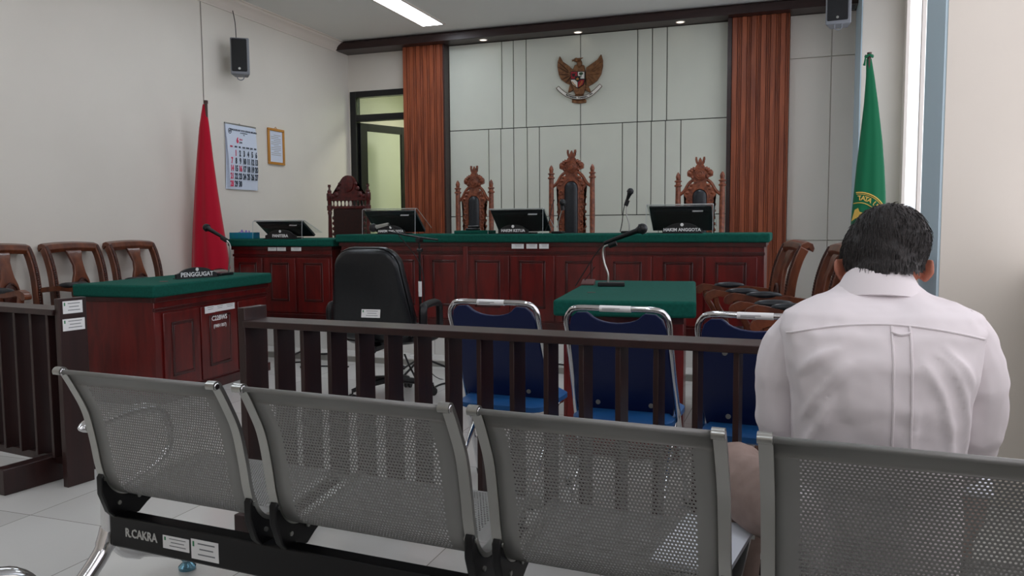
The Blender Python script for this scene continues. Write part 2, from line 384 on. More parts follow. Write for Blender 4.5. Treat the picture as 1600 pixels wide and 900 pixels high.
# ------------------------------------------------------------------ desks
def desk(name, label, cat, loc, rz, L, W, H, th, bounds, ends=True, inset=.04, pz0=.19, pz1=.60, group=None):
    """panelled desk: long side along X, its panelled front towards -Y, felt-covered slab on top"""
    t = thing(name, label, cat, loc, rz, group)
    x0, x1, y0, y1 = -L/2+inset, L/2-inset, -W/2+inset, W/2-inset
    B().bb((x0, y0, 0), (x1, y1, H-th)).out('body', MAHOG, t, bevel=.004)
    B().bb((-L/2, -W/2, H-th), (L/2, W/2, H)).out('felt_top', FELT, t, bevel=.016, seg=4)
    b = B(); zf = H-th
    b.bb((x0-.012, y0-.022, zf-.035), (x1+.012, y0+.01, zf)); b.bb((x0-.004, y0-.012, zf-.10), (x1+.004, y0+.01, zf-.075))
    b.bb((x0-.01, y0-.018, 0), (x1+.01, y0+.01, .07))
    for xx in (x0, x1): 
        s = -1 if xx == x0 else 1
        b.bb((xx-.01 if s < 0 else xx-.002, y0, zf-.035), (xx+.002 if s < 0 else xx+.01, y1, zf)); b.bb((xx-.008 if s < 0 else xx-.002, y0, 0), (xx+.002 if s < 0 else xx+.008, y1, .07))
    b.out('moulding', MAHOGD, t, bevel=.004)
    for a, c in bounds:
        wd = c-a; q = B(); g = .008; top = zf-.115
        q.bb((a+g, y0-.014, .085), (c-g, y0+.002, top))
        o = q.out('panel', MAHOG, t, bevel=.004)
        m = .27*wd if wd > .35 else .25*wd
        i0, i1, k0, k1 = a+m*.78, c-m*.78, pz0, pz1
        r = B()
        for A, C in (((i0, k0), (i1, k0+.022)), ((i0, k1-.022), (i1, k1)), ((i0, k0), (i0+.022, k1)), ((i1-.022, k0), (i1, k1))):
            r.bb((A[0], y0-.021, A[1]), (C[0], y0-.010, C[1]))
        r.out('panel_moulding', MAHOGD, o, bevel=.006)
        B().bb((i0+.022, y0-.019, k0+.022), (i1-.022, y0-.010, k1-.022)).out('raised_field', MAHOG, o, bevel=.006)
    return t
# judges' bench desk
JL = 3.83; jx = -2.078
ed = [-3.925+.4085*i for i in range(10)]
jd = desk('judges_desk', 'long mahogany judges desk with green felt top on the platform', 'desk', (jx, 6.41+.375, PZ), 0, JL, .75, .827, .072,
          [(a-jx, c-jx) for a, c in zip(ed[:-1], ed[1:])], pz0=.19, pz1=.60)
b = B()
for x in (ed[3], ed[6]): b.bb((x-jx-.022, -.375+.04-.02, .07), (x-jx+.022, -.33, .755-.035))
b.out('pilaster', MAHOG, jd, bevel=.004)
for a, c in ((799, 818), (822, 839), (842, 857)):
    p, q = at_y(a, 379, 6.42), at_y(c, 387, 6.42)
    sticker(jd, TM(((p.x+q.x)/2-jx, -.358, (p.z+q.z)/2-PZ-.01), PI/2), q.x-p.x, .04, False, 2)
pd = desk('clerk_desk', 'mahogany clerk desk with green felt top, left of the judges desk by the wall', 'desk', (-4.625, 6.43+.375, PZ), 0, 1.19, .75, .787, .072,
          [(-.555, -.21), (-.20, .165), (.175, .54)], pz0=.19, pz1=.56)
for a, c in ((418, 431), (432, 446), (454, 470)):
    p, q = at_y(a, 386, 6.44), at_y(c, 392, 6.44)
    sticker(pd, TM(((p.x+q.x)/2+4.625, -.358, .787-.098), PI/2), q.x-p.x, .034, False, 2)
# plaintiff desk on the left
TZ = .82
P1, P2, P3 = at_z(240, 446, TZ), at_z(425, 426, TZ), at_z(112, 444, TZ)
u = (P2-P1); LL = u.length; u.normalize(); nn = Vector((-u.y, u.x, 0)); WW = .66
cen = P1 + u*LL/2 + nn*WW/2; ang = math.atan2(u.y, u.x)
LDM = Matrix.Translation((cen.x, cen.y, 0)) @ Matrix.Rotation(ang, 4, 'Z')
def to_ld(p): return LDM.inverted() @ Vector(p)
def on_ld(px, py):      # a point of the photograph on the front face of the plaintiff desk
    n_ = -nn; d = ray(px, py); f0 = P1 - n_*.058
    return to_ld(CP + d*((f0-CP).dot(n_)/d.dot(n_)))
pxs = [on_ld(x, 500).x for x in (248, 307.5, 366, 413)]
ld = desk('plaintiff_desk', 'mahogany desk with green felt top along the left wall, nameplate and microphone on it', 'desk', (cen.x, cen.y, 0), ang, LL, WW, TZ, .085,
          list(zip(pxs[:-1], pxs[1:])), pz0=.17, pz1=.55)
for a, c, ht in ((313, 329, .052), (329, 343, .048), (343, 360, .048)):
    p, q = on_ld(a, 476), on_ld(c, 472)
    sticker(ld, TM(((p.x+q.x)/2, -WW/2+.022, TZ-.085-.14), PI/2), abs(q.x-p.x), ht, False, 2)
p = on_ld(336, 496); q = on_ld(337, 508)
b = B(); b.text('C22BWS', .050, TM((p.x, -WW/2+.0195, p.z), PI/2), bold=.0008); b.text('(PMH 007)', .036, TM((q.x, -WW/2+.0195, q.z), PI/2), bold=.0004)
b.out('lettering', WHITEL, ld)
# defendant desk in the middle right
Q1, Q2, Q3, Q4 = [at_z(*p, TZ) for p in ((870, 465), (1088, 475), (1082, 440), (927, 437))]
uu = ((Q4-Q1)+(Q3-Q2)); L2 = uu.length/2; uu.normalize(); W2 = ((Q2-Q1).length+(Q3-Q4).length)/2
cc = (Q1+Q2+Q3+Q4)/4; ang2 = math.atan2(uu.y, uu.x)
rd = desk('defendant_desk', 'mahogany desk with green felt top in mid room, gooseneck microphone on it', 'desk', (cc.x, cc.y, 0), ang2+PI, L2, W2, TZ, .085,
          [(-L2/2+.05+i*(L2-.10)/4, -L2/2+.05+(i+1)*(L2-.10)/4) for i in range(4)], pz0=.17, pz1=.53, inset=.06)

# ------------------------------------------------------------------ judges' thrones
def throne(label, x, y, hp, hc, wd, rz=0., group='carved judge chairs behind the long desk'):
    """hp: tip of the posts, hc: tip of the crest (above the platform), wd: distance of the posts"""
    t = thing('judge_chair', label, 'chair', (x, y, PZ), rz, group)
    w2 = wd/2; za = hp-.21          # height where the shoulders meet the posts
    s = wd/.444
    for sx in (-1, 1):
        X = sx*w2
        pr = [(.001, 0), (.024, 0), (.024, .40), (.03, .42), (.03, .50), (.02, .53), (.024, .60), (.034, .66), (.036, .72), (.026, .79), (.019, .82), (.021, 1.0), (.019, za+.05), (.019, hp-.145), (.028, hp-.138), (.028, hp-.128), (.018, hp-.12), (.018, hp-.10), (.027, hp-.094), (.027, hp-.086), (.014, hp-.078), (.016, hp-.06), (.018, hp-.045), (.012, hp-.02), (.001, hp)]
        pr = [(r_*1.32 if r_ > .002 else r_, z_) for r_, z_ in pr]
        B().lathe(pr, (X, 0, 0), 12).out('post', THRONE, t)
    # carved back: outer frame with an arched opening for the pad
    zt = hp-.165; pw = .078*s; fw = .142*s; zb = .55
    b = B()
    arch = [(pw*math.cos(a), zt-pw+pw*math.sin(a)) for a in [PI*i/12 for i in range(13)]]
    outer = []
    nsc = 26
    for i in range(nsc+1):      # scalloped right edge going up
        z = zb+(zt-.10-zb)*i/nsc
        outer.append((fw+.008*math.sin(i*PI*.9), z))
    right = outer+[(fw+.02, zt-.05), (fw-.02, zt+.01), (.07*s, zt+.05)]
    for sx in (-1, 1):
        poly = [(sx*p[0], p[1]) for p in right] + [(0, zt+.06), (0, zt)] + [(sx*p[0], p[1]) for p in arch[:7]][::-1] + [(sx*pw, zb)]
        b.prism(poly, 'xz', -.018, .022)
        # shoulder sweeping to the post
        b.tube([(v.x, 0, v.y) for v in spline([(sx*.045*s, zt+.10, 0), (sx*.11*s, zt+.055, 0), (sx*.16*s, zt-.02, 0), (sx*(w2-.005), za-.02, 0)], 5)], .016, 8)
        # leaf scrolls along the frame
        for k in range(9):
            z = zb+.08+(zt-.2-zb)*k/8
            b.tube([(sx*(fw-.03)+.018*math.cos(a)*sx, -.022, z+.02*math.sin(a)) for a in [2*PI*j/10 for j in range(10)]], .006, 6, closed=True)
            b.ball((sx*(fw+.008), 0, z+.03), (.012, .014, .016), 8, 6)
        for q in ((.10, zt+.0), (.125, zt-.04), (.085, zt+.035)):
            b.ball((sx*q[0]*s, -.012, q[1]), (.022, .02, .016), 8, 6)
    b.out('carved_frame', THRONE, t)
    # crest: cartouche, two drooping leaves and a small crown
    b = B(); c0 = zt+.045; ch = hc-c0
    b.prism([(-.07*s, zt-.005), (.07*s, zt-.005), (.06*s, c0+.06), (-.06*s, c0+.06)], 'xz', -.012, .014)
    for sx in (-1, 1):
        leafp = [(0, c0+.02), (sx*.05*s, c0+.02), (sx*.075*s, c0+.05), (sx*.082*s, c0+.085), (sx*.10*s, c0+.085), (sx*.128*s, c0+.10), (sx*.13*s, c0+.15), (sx*.115*s, c0+.175), (sx*.10*s, c0+.178), (sx*.092*s, c0+.20), (sx*.078*s, c0+.195), (sx*.07*s, c0+.215), (sx*.05*s, c0+.205), (sx*.036*s, c0+.235), (0, c0+.24)]
        b.prism([(p[0], c0+(p[1]-c0)*ch/.335) for p in leafp], 'xz', -.016, .02)
        for q, r in (((.105, .135), .024), ((.085, .165), .02), ((.06, .185), .018), ((.075, .085), .016)):
            b.ball((sx*q[0]*s, -.016, c0+q[1]*ch/.335), (r, .018, r), 8, 6)
        k = ch/.335
        b.prism([(sx*.0, c0+.23*k), (sx*.03*s, c0+.235*k), (sx*.044*s, c0+.265*k), (sx*.036*s, c0+.285*k), (sx*.050*s, c0+.30*k), (sx*.047*s, hc), (sx*.032*s, hc-.002), (sx*.033*s, c0+.295*k), (sx*.020*s, c0+.268*k), (sx*.015*s, c0+.295*k), (0, c0+.328*k)], 'xz', -.012, .014)
    b.out('crest', THRONE, t)
    b = B(); k = ch/.335
    for rr, yy in ((1, -.03), (.78, -.036), (.5, -.042)):
        b.tube([(.056*s*rr*math.cos(a), yy+.006, c0+.12*k+.075*k*rr*math.sin(a)) for a in [2*PI*j/20 for j in range(20)]], .006, 6, closed=True)
    b.loft([[(r_*.056*s*math.cos(2*PI*j/20), yy, c0+.12*k+r_*.075*k*math.sin(2*PI*j/20)) for j in range(20)] for r_, yy in ((1, -.014), (.97, -.026), (.6, -.034), (.05, -.037))])
    b.out('cartouche', THRONE, t)
    # padded leather centre
    b = B(); rings = []
    def padring(f, yy):
        q = pw-.008-f
        return [(q*math.cos(a), yy, zt-pw+q*math.sin(a)) for a in [PI*i/14 for i in range(15)]]+[(-q, yy, 1.0), (-q, yy, .75), (-q, yy, .52+f), (q, yy, .52+f), (q, yy, .75), (q, yy, 1.0)]
    b.loft([padring(-.006, .012), padring(-.006, -.012), padring(.004, -.03), padring(.02, -.04), padring(.04, -.044)])
    b.out('backrest_pad', LEATHER, t)
    b = B(); pts = [(pw*math.cos(a), -.02, zt-pw+pw*math.sin(a)) for a in [PI*i/14 for i in range(15)]]
    b.tube([(pw, -.02, .55)]+pts+[(-pw, -.02, .55)], .0065, 6); b.out('pad_rim', THRONE, t)
    # seat, arms, front legs (towards the desk)
    B().bb((-w2-.02, -.50, .36), (w2+.02, .02, .44)).out('seat_frame', THRONE, t, bevel=.01)
    B().bb((-w2+.01, -.49, .43), (w2-.01, -.02, .50)).out('seat_cushion', LEATHER, t, bevel=.025, seg=3)
    for sx in (-1, 1):
        B().tube(spline([(sx*w2, 0, .70), (sx*(w2+.015), -.2, .72), (sx*(w2+.02), -.42, .70), (sx*(w2+.02), -.47, .66)], 5), .022, 8).out('arm', THRONE, t)
        B().lathe([(.02, 0), (.03, .05), (.02, .1), (.028, .3), (.03, .36), (.022, .45), (.018, .55), (.026, .62), (.02, .69)], (sx*(w2+.01), -.45, 0), 10).out('leg', THRONE, t)
    return t
TY = 7.9
def tx(px, py=300): return at_y(px, py, TY).x
throne('middle and tallest of the three carved judge chairs, black padded back', (tx(860)+tx(927))/2, TY, at_y(892, 257, TY).z-PZ, at_y(892, 234, TY).z-PZ, tx(925)-tx(861))
throne('carved judge chair with black padded back, beside the left teak panel', (tx(714)+tx(769))/2, TY, at_y(742, 281, TY).z-PZ, at_y(742, 259, TY).z-PZ, tx(767)-tx(715))
throne('carved judge chair with black padded back, beside the right teak panel', (tx(1058)+tx(1130))/2, TY, at_y(1094, 268, TY).z-PZ, at_y(1095, 245, TY).z-PZ, tx(1128)-tx(1059))

# clerk's chair: darker, arched crest, row of spindles
def clerk_chair():
    y = 7.75
    g = lambda px, py: at_y(px, py, y)
    xc = (g(513, 310).x+g(577, 310).x)/2; w2 = (g(575, 310).x-g(515, 310).x)/2
    t = thing('clerk_chair', 'dark red-brown carved chair with arched crest and spindle row, by the doorway', 'chair', (xc, y, PZ))
    Z = lambda py: g(545, py).z-PZ
    hp, zc, zr, zs0, zs1 = Z(288), Z(274), Z(312), Z(314), Z(322)
    for sx in (-1, 1):
        B().lathe([(.001, 0), (.022, 0), (.024, .4), (.03, .44), (.02, .48), (.024, .55), (.026, .7), (.018, zs1-.10), (.026, zs1-.07), (.018, zs1-.05), (.03, zs1-.045), (.032, zs1+.005), (.024, zs1+.01), (.024, zs0), (.032, zs0+.01), (.032, zr+.07), (.022, zr+.08), (.024, zr+.10), (.012, zr+.115), (.010, hp-.03), (.02, hp-.022), (.014, hp-.01), (.02, hp)], (sx*w2, 0, 0), 12).out('post', THRONED, t)
    b = B(); b.bb((-w2, -.02, zs0+.002), (w2, .02, zs0+.022)); b.bb((-w2, -.02, zs1-.03), (w2, .02, zs1))
    b.out('rail', THRONED, t, bevel=.004)
    pts = [(-w2, zs0+.02)]
    half = [(-w2+.01, zs0+.075), (-w2*.75, zs0+.085), (-w2*.68, zs0+.11), (-w2*.52, zs0+.12), (-w2*.55, zs0+.15), (-w2*.42, zs0+.165), (-w2*.40, zs0+.20)]
    k = (zc-zs0)/.27
    half = [(x, zs0+(z-zs0)*k*.9) for x, z in half]
    archz = half[-1][1]; r = w2*.40
    arc = [(-r*math.cos(a), archz+(zc-archz)*math.sin(a)) for a in [PI*i/10 for i in range(1, 10)]]
    pts += half+arc+[(-x, z) for x, z in half[::-1]]+[(w2, zs0+.02)]
    b = B(); b.prism(pts, 'xz', -.015, .018)
    for sx in (-1, 1):
        for q in ((.62, .07, .03), (.8, .05, .024), (.5, .13, .026), (.42, .18, .02)): b.ball((sx*q[0]*w2, -.016, zs0+q[1]*k), (q[2], .014, q[2]), 8, 6)
    b.loft([[(f*r*.8*math.cos(2*PI*j/18), yy, archz+.0+(f*.09)*k*math.sin(2*PI*j/18)) for j in range(18)] for f, yy in ((1, -.014), (.95, -.03), (.5, -.038), (.05, -.04))])
    b.out('crest', THRONED, t)
    for i in range(9):
        x = -w2+.03+(2*w2-.06)*(i+.5)/9
        B().lathe([(.014, 0), (.008, .012), (.006, .03), (.008, .045), (.014, zs0-zs1+.002)], (x, 0, zs1), 8).out('spindle', THRONED, t)
    B().bb((-w2+.05, -.012, .5), (w2-.05, .014, zs1-.03)).out('back_panel', THRONEB, t, bevel=.006)
    for sx in (-1, 1):
        b = B()
        for i in range(8): b.ball((sx*(w2-.045), -.004, .58+.05*i*(zs1-.65)/.4), (.014, .016, .02), 8, 6)
        b.out('beading', THRONED, t)
        B().lathe([(.02, 0), (.03, .06), (.02, .12), (.028, .36), (.02, .5), (.018, .66)], (sx*w2, -.45, 0), 10).out('leg', THRONED, t)
        B().tube(spline([(sx*w2, 0, .68), (sx*w2, -.25, .69), (sx*w2, -.48, .66)], 5), .02, 8).out('arm', THRONED, t)
    B().bb((-w2-.01, -.48, .36), (w2+.01, .02, .45)).out('seat', THRONED, t, bevel=.01)
clerk_chair()
# ------------------------------------------------------------------ carved armchairs along both sides
def carved_chair(label, loc, rz, group):
    """faces local +Y; width along X; origin on the floor under the seat"""
    t = thing('carved_armchair', label, 'chair', loc, rz, group)
    W = .235
    HT = 1.08
    back = spline([(-.30, 0, 0), (-.25, .25, 0), (-.235, .45, 0), (-.238, .66, 0), (-.255, .84, 0), (-.29, .97, 0), (-.325, 1.045, 0)], 5)
    pth = [(v.x, v.y) for v in back]
    wd = [.042+.012*min(1, i/12) for i in range(len(pth))]
    for sx in (-1, 1):
        a, c = sx*W-.024, sx*W+.024
        o = B().strip(pth, wd, 'yz', a, c).out('stile', CARVE, t, bevel=.006)
        b = B()      # twisted carving up the front of the stile
        for i in range(14, len(pth)-1):
            p, q = Vector(pth[i]), Vector(pth[i+1]); tt = (q-p).normalized(); nn_ = Vector((tt.y, -tt.x))
            for k in (.25, .75):
                m_ = p.lerp(q, k)+nn_*(wd[i]/2+.001)
                b.ball((sx*W, m_.x, m_.y), (.015, .009, .012), 7, 5, Matrix.Rotation(.7, 3, 'Y'))
        b.out('carving', CARVED, o)
    # rolled crest rail
    sec = [(p+.04, q) for p, q in ((-.345, 1.005), (-.33, 1.035), (-.345, 1.072), (-.385, 1.085), (-.415, 1.075), (-.425, 1.045), (-.415, 1.02), (-.40, 1.035), (-.39, 1.05), (-.37, 1.04))]
    b = B()
    rows = []
    n = 13
    for i in range(n):
        x = -W-.014+(2*W+.028)*i/(n-1); dz = .012*(1-(2*i/(n-1)-1)**2)
        rows.append([(x, p[0], p[1]+dz) for p in sec])
    b.loft(rows); b.out('crest_rail', CARVE, t, bevel=.004)
    # vase-shaped splat following the curve of the back
    prof = [(.50, .050), (.56, .058), (.62, .075), (.68, .088), (.73, .088), (.79, .074), (.85, .052), (.91, .045), (.96, .052), (1.01, .068), (1.03, .072)]
    yy = lambda z: -.232-.002-.0*(z) if z < .6 else -.235-.40*(max(0, z-.66))**1.5
    def yb(z):
        best = min(back, key=lambda v: abs(v.y-z)); return best.x+.012
    rows = [[(-w_, yb(z)+.012, z), (w_, yb(z)+.012, z), (w_, yb(z)-.014, z), (-w_, yb(z)-.014, z)] for z, w_ in prof]
    o = B().loft(rows).out('splat', CARVE, t, bevel=.005)
    b = B(); zc, yc = .715, yb(.715)+.013
    b.loft([[(f*.062*math.cos(2*PI*j/20), yc+d, zc+f*.10*math.sin(2*PI*j/20)) for j in range(20)] for f, d in ((1, 0), (.98, .012), (.86, .014), (.84, .006), (.5, .014), (.05, .018))])
    b.out('medallion', CARVED, o)
    # seat
    B().bb((-.27, -.25, .38), (.27, .24, .45)).out('seat_frame', CARVE, t, bevel=.012)
    B().bb((-.245, -.215, .445), (.245, .22, .50)).out('seat_cushion', LEATHER, t, bevel=.022, seg=3)
    AZ = .765
    for sx in (-1, 1):
        X = sx*(W+.03)
        pa = spline([(-.25, AZ-.03, 0), (-.05, AZ-.008, 0), (.10, AZ-.012, 0), (.20, AZ+.004, 0), (.25, AZ-.012, 0), (.26, AZ-.04, 0)], 5)
        o = B().strip([(v.x, v.y) for v in pa], [.036]*16+[.046]*4+[.05, .048, .046, .042, .036, .026], 'yz', X-.026, X+.026).out('arm', CARVE, t, bevel=.012, seg=3)
        B().ball((X, .05, AZ+.014), (.036, .105, .024), 14, 8).out('arm_pad', LEATHER, o)
        ps = spline([(.17, .42, 0), (.14, .50, 0), (.15, .60, 0), (.20, .69, 0), (.21, AZ-.02, 0)], 4)
        B().strip([(v.x, v.y) for v in ps], .034, 'yz', X-.017, X+.017).out('arm_support', CARVE, t, bevel=.006)
        pl = spline([(.205, .40, 0), (.225, .30, 0), (.21, .18, 0), (.195, .08, 0), (.215, .02, 0), (.23, 0, 0)], 4)
        B().strip([(v.x, v.y) for v in pl], [.07]*5+[.055]*5+[.042]*5+[.038]*6, 'yz', sx*.245-.025, sx*.245+.025).out('leg', CARVE, t, bevel=.008)
    B().tube([(-.245, .0, .2), (.245, .0, .2)], .012, 8).out('stretcher', CARVE, t)
    return t
# left row against the wall, facing right (+X): local +Y -> +X is a turn of -90 degrees
LX = -5.09
def ly(px, py): return at_x(px, py, -5.42).y
yc2 = (ly(60, 381)+ly(154, 377))/2; yc3 = (ly(165, 379)+ly(238, 376))/2
c0 = carved_chair('carved teak armchair at the far end of the plaintiff desk, next to the red flag', (LX, yc3, 0), -PI/2, 'carved armchairs by the left wall')
dup(c0, (LX, yc2, 0), -PI/2, 'carved teak armchair by the left wall at the near end of the plaintiff desk')
dup(c0, (LX, yc2-.62, 0), -PI/2, 'carved teak armchair by the left wall, cut by the left edge of the photo')
# right row facing left (-X)
for i, (xx, yy, rr0, lb) in enumerate(((-.30, 5.40, .22, 'carved teak armchair facing the defendant desk, farthest from the seated man'), (-.07, 4.65, .13, 'carved teak armchair facing the defendant desk, middle one in its row'), (.08, 3.95, .10, 'carved teak armchair facing the defendant desk, half hidden behind the seated man'))):
    dup(c0, (xx, yy, 0), PI/2+rr0, lb, 'carved armchairs right of the defendant desk')

# ------------------------------------------------------------------ black office chair
OY = 4.65
oc = at_y(574, 470, OY)
t = thing('office_chair', 'black leather office chair seen from behind, in front of the judges desk', 'chair', (oc.x, OY+.22, 0), math.radians(4))
def rr(cx, cz, w, h, r, y, n=6, topf=1.):
    out = []
    for sx, sz, a0 in ((1, 1, 0), (-1, 1, PI/2), (-1, -1, PI), (1, -1, 1.5*PI)):
        for i in range(n+1):
            a = a0+PI/2*i/n
            ww = w*(topf if sz > 0 else 1)
            out.append((cx+sx*(ww/2-r)+r*math.cos(a), y, cz+sz*(h/2-r)+r*math.sin(a)))
    return out
zc, hh = .745, .60
def tilt(ring): return [(x, y-.16*(z-.5), z) for x, y, z in ring]
b = B(); b.loft([tilt(rr(0, zc, wv, hv, rv, y, topf=.80)) for wv, hv, rv, y in ((.50, .54, .10, -.215), (.56, .59, .13, -.205), (.58, .61, .14, -.19), (.58, .61, .14, -.175))])
shell = b.out('back_shell', OFFBLK, t)
b = B(); b.loft([tilt(rr(0, zc+.005, wv, hv, rv, y, topf=.80)) for wv, hv, rv, y in ((.585, .62, .145, -.172), (.60, .635, .15, -.15), (.595, .63, .15, -.11), (.55, .59, .13, -.075), (.44, .47, .10, -.06))])
b.out('backrest', OFFBLK, t)
b = B(); ring = tilt(rr(0, zc+.002, .587, .615, .14, -.1745, topf=.80)); b.tube(ring, .004, 6, closed=True); b.out('piping', BLACKM, shell)
sticker(shell, TM((.02, -.228-.018, .625), PI/2-.16), .135, .055)
b = B(); b.loft([rr2 for rr2 in [[(x, y+.10, .40+k) for x, y, k in [(p[0], p[2]-zc, kk) for p in rr(0, zc, wv, hv, rv, 0)]] for wv, hv, rv, kk in ((.46, .44, .1, 0), (.52, .50, .12, .02), (.52, .50, .12, .07), (.46, .44, .1, .10))]])
b.out('seat', OFFBLK, t)
for sx in (-1, 1):
    B().tube(spline([(sx*.26, -.10, .44), (sx*.335, -.12, .50), (sx*.345, -.13, .64), (sx*.34, -.06, .67), (sx*.34, .14, .67), (sx*.335, .20, .62), (sx*.33, .19, .45), (sx*.26, .14, .41)], 6), .022, 8, flat=1.3).out('arm', BLACKP, t)
B().lathe([(.03, .10), (.03, .26), (.022, .26), (.022, .41)], (0, .10, 0), 12).out('gas_column', BLACKM, t)
B().bb((-.03, -.20, .36), (.03, .14, .40)).out('seat_mechanism', BLACKM, t, bevel=.006)
B().strip([(-.20, .36), (-.245, .42), (-.252, .46), (-.25, .50)], .02, 'yz', -.03, .03).out('back_bar', BLACKM, t)
for k in range(5):
    a = 2*PI*k/5+.3; d = Vector((math.cos(a), math.sin(a), 0))
    lg = B().tube([Vector((0, .10, .12))+d*.02, Vector((0, .10, .105))+d*.16, Vector((0, .10, .075))+d*.30], [.026, .022, .015], 8).out('base_arm', BLACKM, t)
    c = Vector((0, .10, .027))+d*.30; q = Vector((-d.y, d.x, 0))
    b = B()
    for s in (-1, 1): b.tube([c+q*s*.008, c+q*s*.024], .027, 12)
    b.tube([c+Vector((0, 0, .0)), c+Vector((0, 0, .05))], .006, 6); b.out('caster', BLACKP, lg)

# ------------------------------------------------------------------ blue folding chairs behind the rail
def folding_chair(label, loc, rz):
    t = thing('folding_chair', label, 'chair', loc, rz, 'blue folding chairs behind the rail')
    # back frame tube: from the front feet up and back over the top
    def fr(sx, z): return (sx*(.205 if z > .7 else .205+.022*(.7-z)/.7), -.20+(.87-z)*.42, z)
    HT = .875
    pts = [fr(-1, .012), fr(-1, .30), fr(-1, .60), fr(-1, .76), fr(-1, .82)]+[(-.19, -.185, .855), (-.15, -.198, HT), (0, -.20, HT), (.15, -.198, HT), (.19, -.185, .855)]+[fr(1, .82), fr(1, .76), fr(1, .60), fr(1, .30), fr(1, .012)]
    B().tube(spline(pts, 4), .0115, 10).out('back_frame', CHROME, t)
    # pressed back with the scooped grip opening
    top = [(.192, .80), (.182, .835), (.155, .858), (.115, .86)]+[(.105*math.cos(a), .862-.045*math.sin(a)) for a in [PI*i/12 for i in range(1, 12)]]+[(-.115, .86), (-.155, .858), (-.182, .835), (-.192, .80)]
    bot = [(-.205, .49), (-.195, .43), (-.15, .40), (.15, .40), (.195, .43), (.205, .49)]
    pl = top+bot
    b = B(); y_ = lambda z: -.20+(.87-z)*.42
    A = [b.v((x, y_(z)-.012, z)) for x, z in pl]; C = [b.v((x, y_(z)+.014, z)) for x, z in pl]
    fa, fb = b.f(A), b.f(C[::-1])
    for i in range(len(pl)): b.f([A[i], C[i], C[(i+1) % len(pl)], A[(i+1) % len(pl)]])
    bmesh.ops.triangulate(b.bm, faces=[fa, fb])
    bk = b.out('backrest', BLUEP, t, bevel=.004)
    for x, z in ((-.11, .73), (.11, .73), (-.11, .47), (.11, .47)):
        B().tube([(x, y_(z)-.010, z), (x, y_(z)-.017, z)], .010, 10).out('rivet', STEEL, bk)
    p = TM((0, -.213, HT), PI/2); 
    b = B(); b.tube([(-.062, -.20, HT), (.062, -.20, HT)], .0128, 12); s_ = b.out('sticker', STICK, t)
    b = B(); b.bb((-.05, -.2138, HT+.001), (.02, -.2125, HT+.003)); b.bb((-.05, -.2136, HT-.004), (.0, -.2122, HT-.002)); b.out('print', STICKT, s_)
    # seat and rear legs
    b = B(); b.loft([[(x, y+.06, z) for x, z_, y in [(q[0], 0, q[2]-zc) for q in rr(0, zc, wv, hv, .07, 0)]] for wv, hv, z in ((.37, .37, .39), (.41, .41, .40), (.41, .41, .42), (.36, .36, .44))])
    b.out('seat', BLUEC, t)
    pts = [(-.185, -.22, .012), (-.185, -.16, .12), (-.18, .10, .365), (-.17, .20, .385), (0, .215, .385), (.17, .20, .385), (.18, .10, .365), (.185, -.16, .12), (.185, -.22, .012)]
    B().tube(spline(pts, 4), .0105, 10).out('rear_leg_frame', CHROME, t)
    b = B(); b.tube([fr(-1, .2), fr(1, .2)], .008, 8); b.out('stretcher', CHROME, t)
    for sx in (-1, 1):
        B().tube([(sx*.185, -.226, 0), (sx*.185, -.215, .03)], .014, 10).out('rubber_foot', BLACKP, t)
        q = fr(sx, .0); B().tube([(q[0], q[1], 0), fr(sx, .03)], .015, 10).out('rubber_foot', BLACKP, t)
    return t
FY = 3.24
def bx(px): return at_y(px, 500, FY-.1).x
f0 = folding_chair('blue folding chair behind the rail, between the office chair and the defendant desk', (bx(771), FY+.10, 0), math.radians(-3))
f1 = dup(f0, (bx(974), FY-.02, 0), math.radians(-2), 'blue folding chair behind the rail, right in front of the defendant desk')
f2 = dup(f0, (bx(1190), FY-.12, 0), math.radians(-4), 'blue folding chair behind the rail, partly hidden by the seated man')
# ------------------------------------------------------------------ wooden rails
def rail_fence(name, label, origin, rz, xs, length, post_right, feet, stick=False):
    """origin: outer face of the end post at its front edge; the rail runs along local X (to +length or -length)"""
    t = thing(name, label, 'railing', origin, rz)
    sg = 1 if length > 0 else -1
    B().bb((0, 0, 0), (sg*.034, .135, .88)).out('end_post', FENCE, t, bevel=.003)
    B().bb((sg*.034, -.012, .803), (length, .132, .83)).out('top_rail', FENCE, t, bevel=.003)
    B().bb((sg*.034, .045, .085), (length, .085, .125)).out('bottom_rail', FENCE, t, bevel=.003)
    for x in xs:
        B().bb((x-.009, .008, .125), (x+.009, .118, .803)).out('slat', FENCE, t, bevel=.002)
    for x in feet:
        B().bb((x-.035, -.20, 0), (x+.035, .32, .12)).out('foot', FENCE, t, bevel=.004)
    if post_right: B().bb((length-.034, 0, 0), (length, .135, .88)).out('end_post', FENCE, t, bevel=.003)
    return t
fm = rail_fence('wooden_railing', 'dark brown slatted wooden railing across the room in front of the blue chairs', (-2.085, 2.615, 0), math.radians(-2.73),
                [.175+.1253*i for i in range(18)], 2.50, True, (.16, 2.30))
fl = rail_fence('wooden_railing', 'dark brown slatted wooden railing at the left edge, two stickers on its end post', (-3.148, 2.716, 0), math.radians(-8),
                [-.11-.127*i for i in range(16)], -2.25, False, (-.185, -2.0))
sticker(fl, TM((.0006, .066, .838), PI/2, 0, PI/2), .096, .058)
sticker(fl, TM((.0006, .068, .757), PI/2, 0, PI/2), .108, .055)

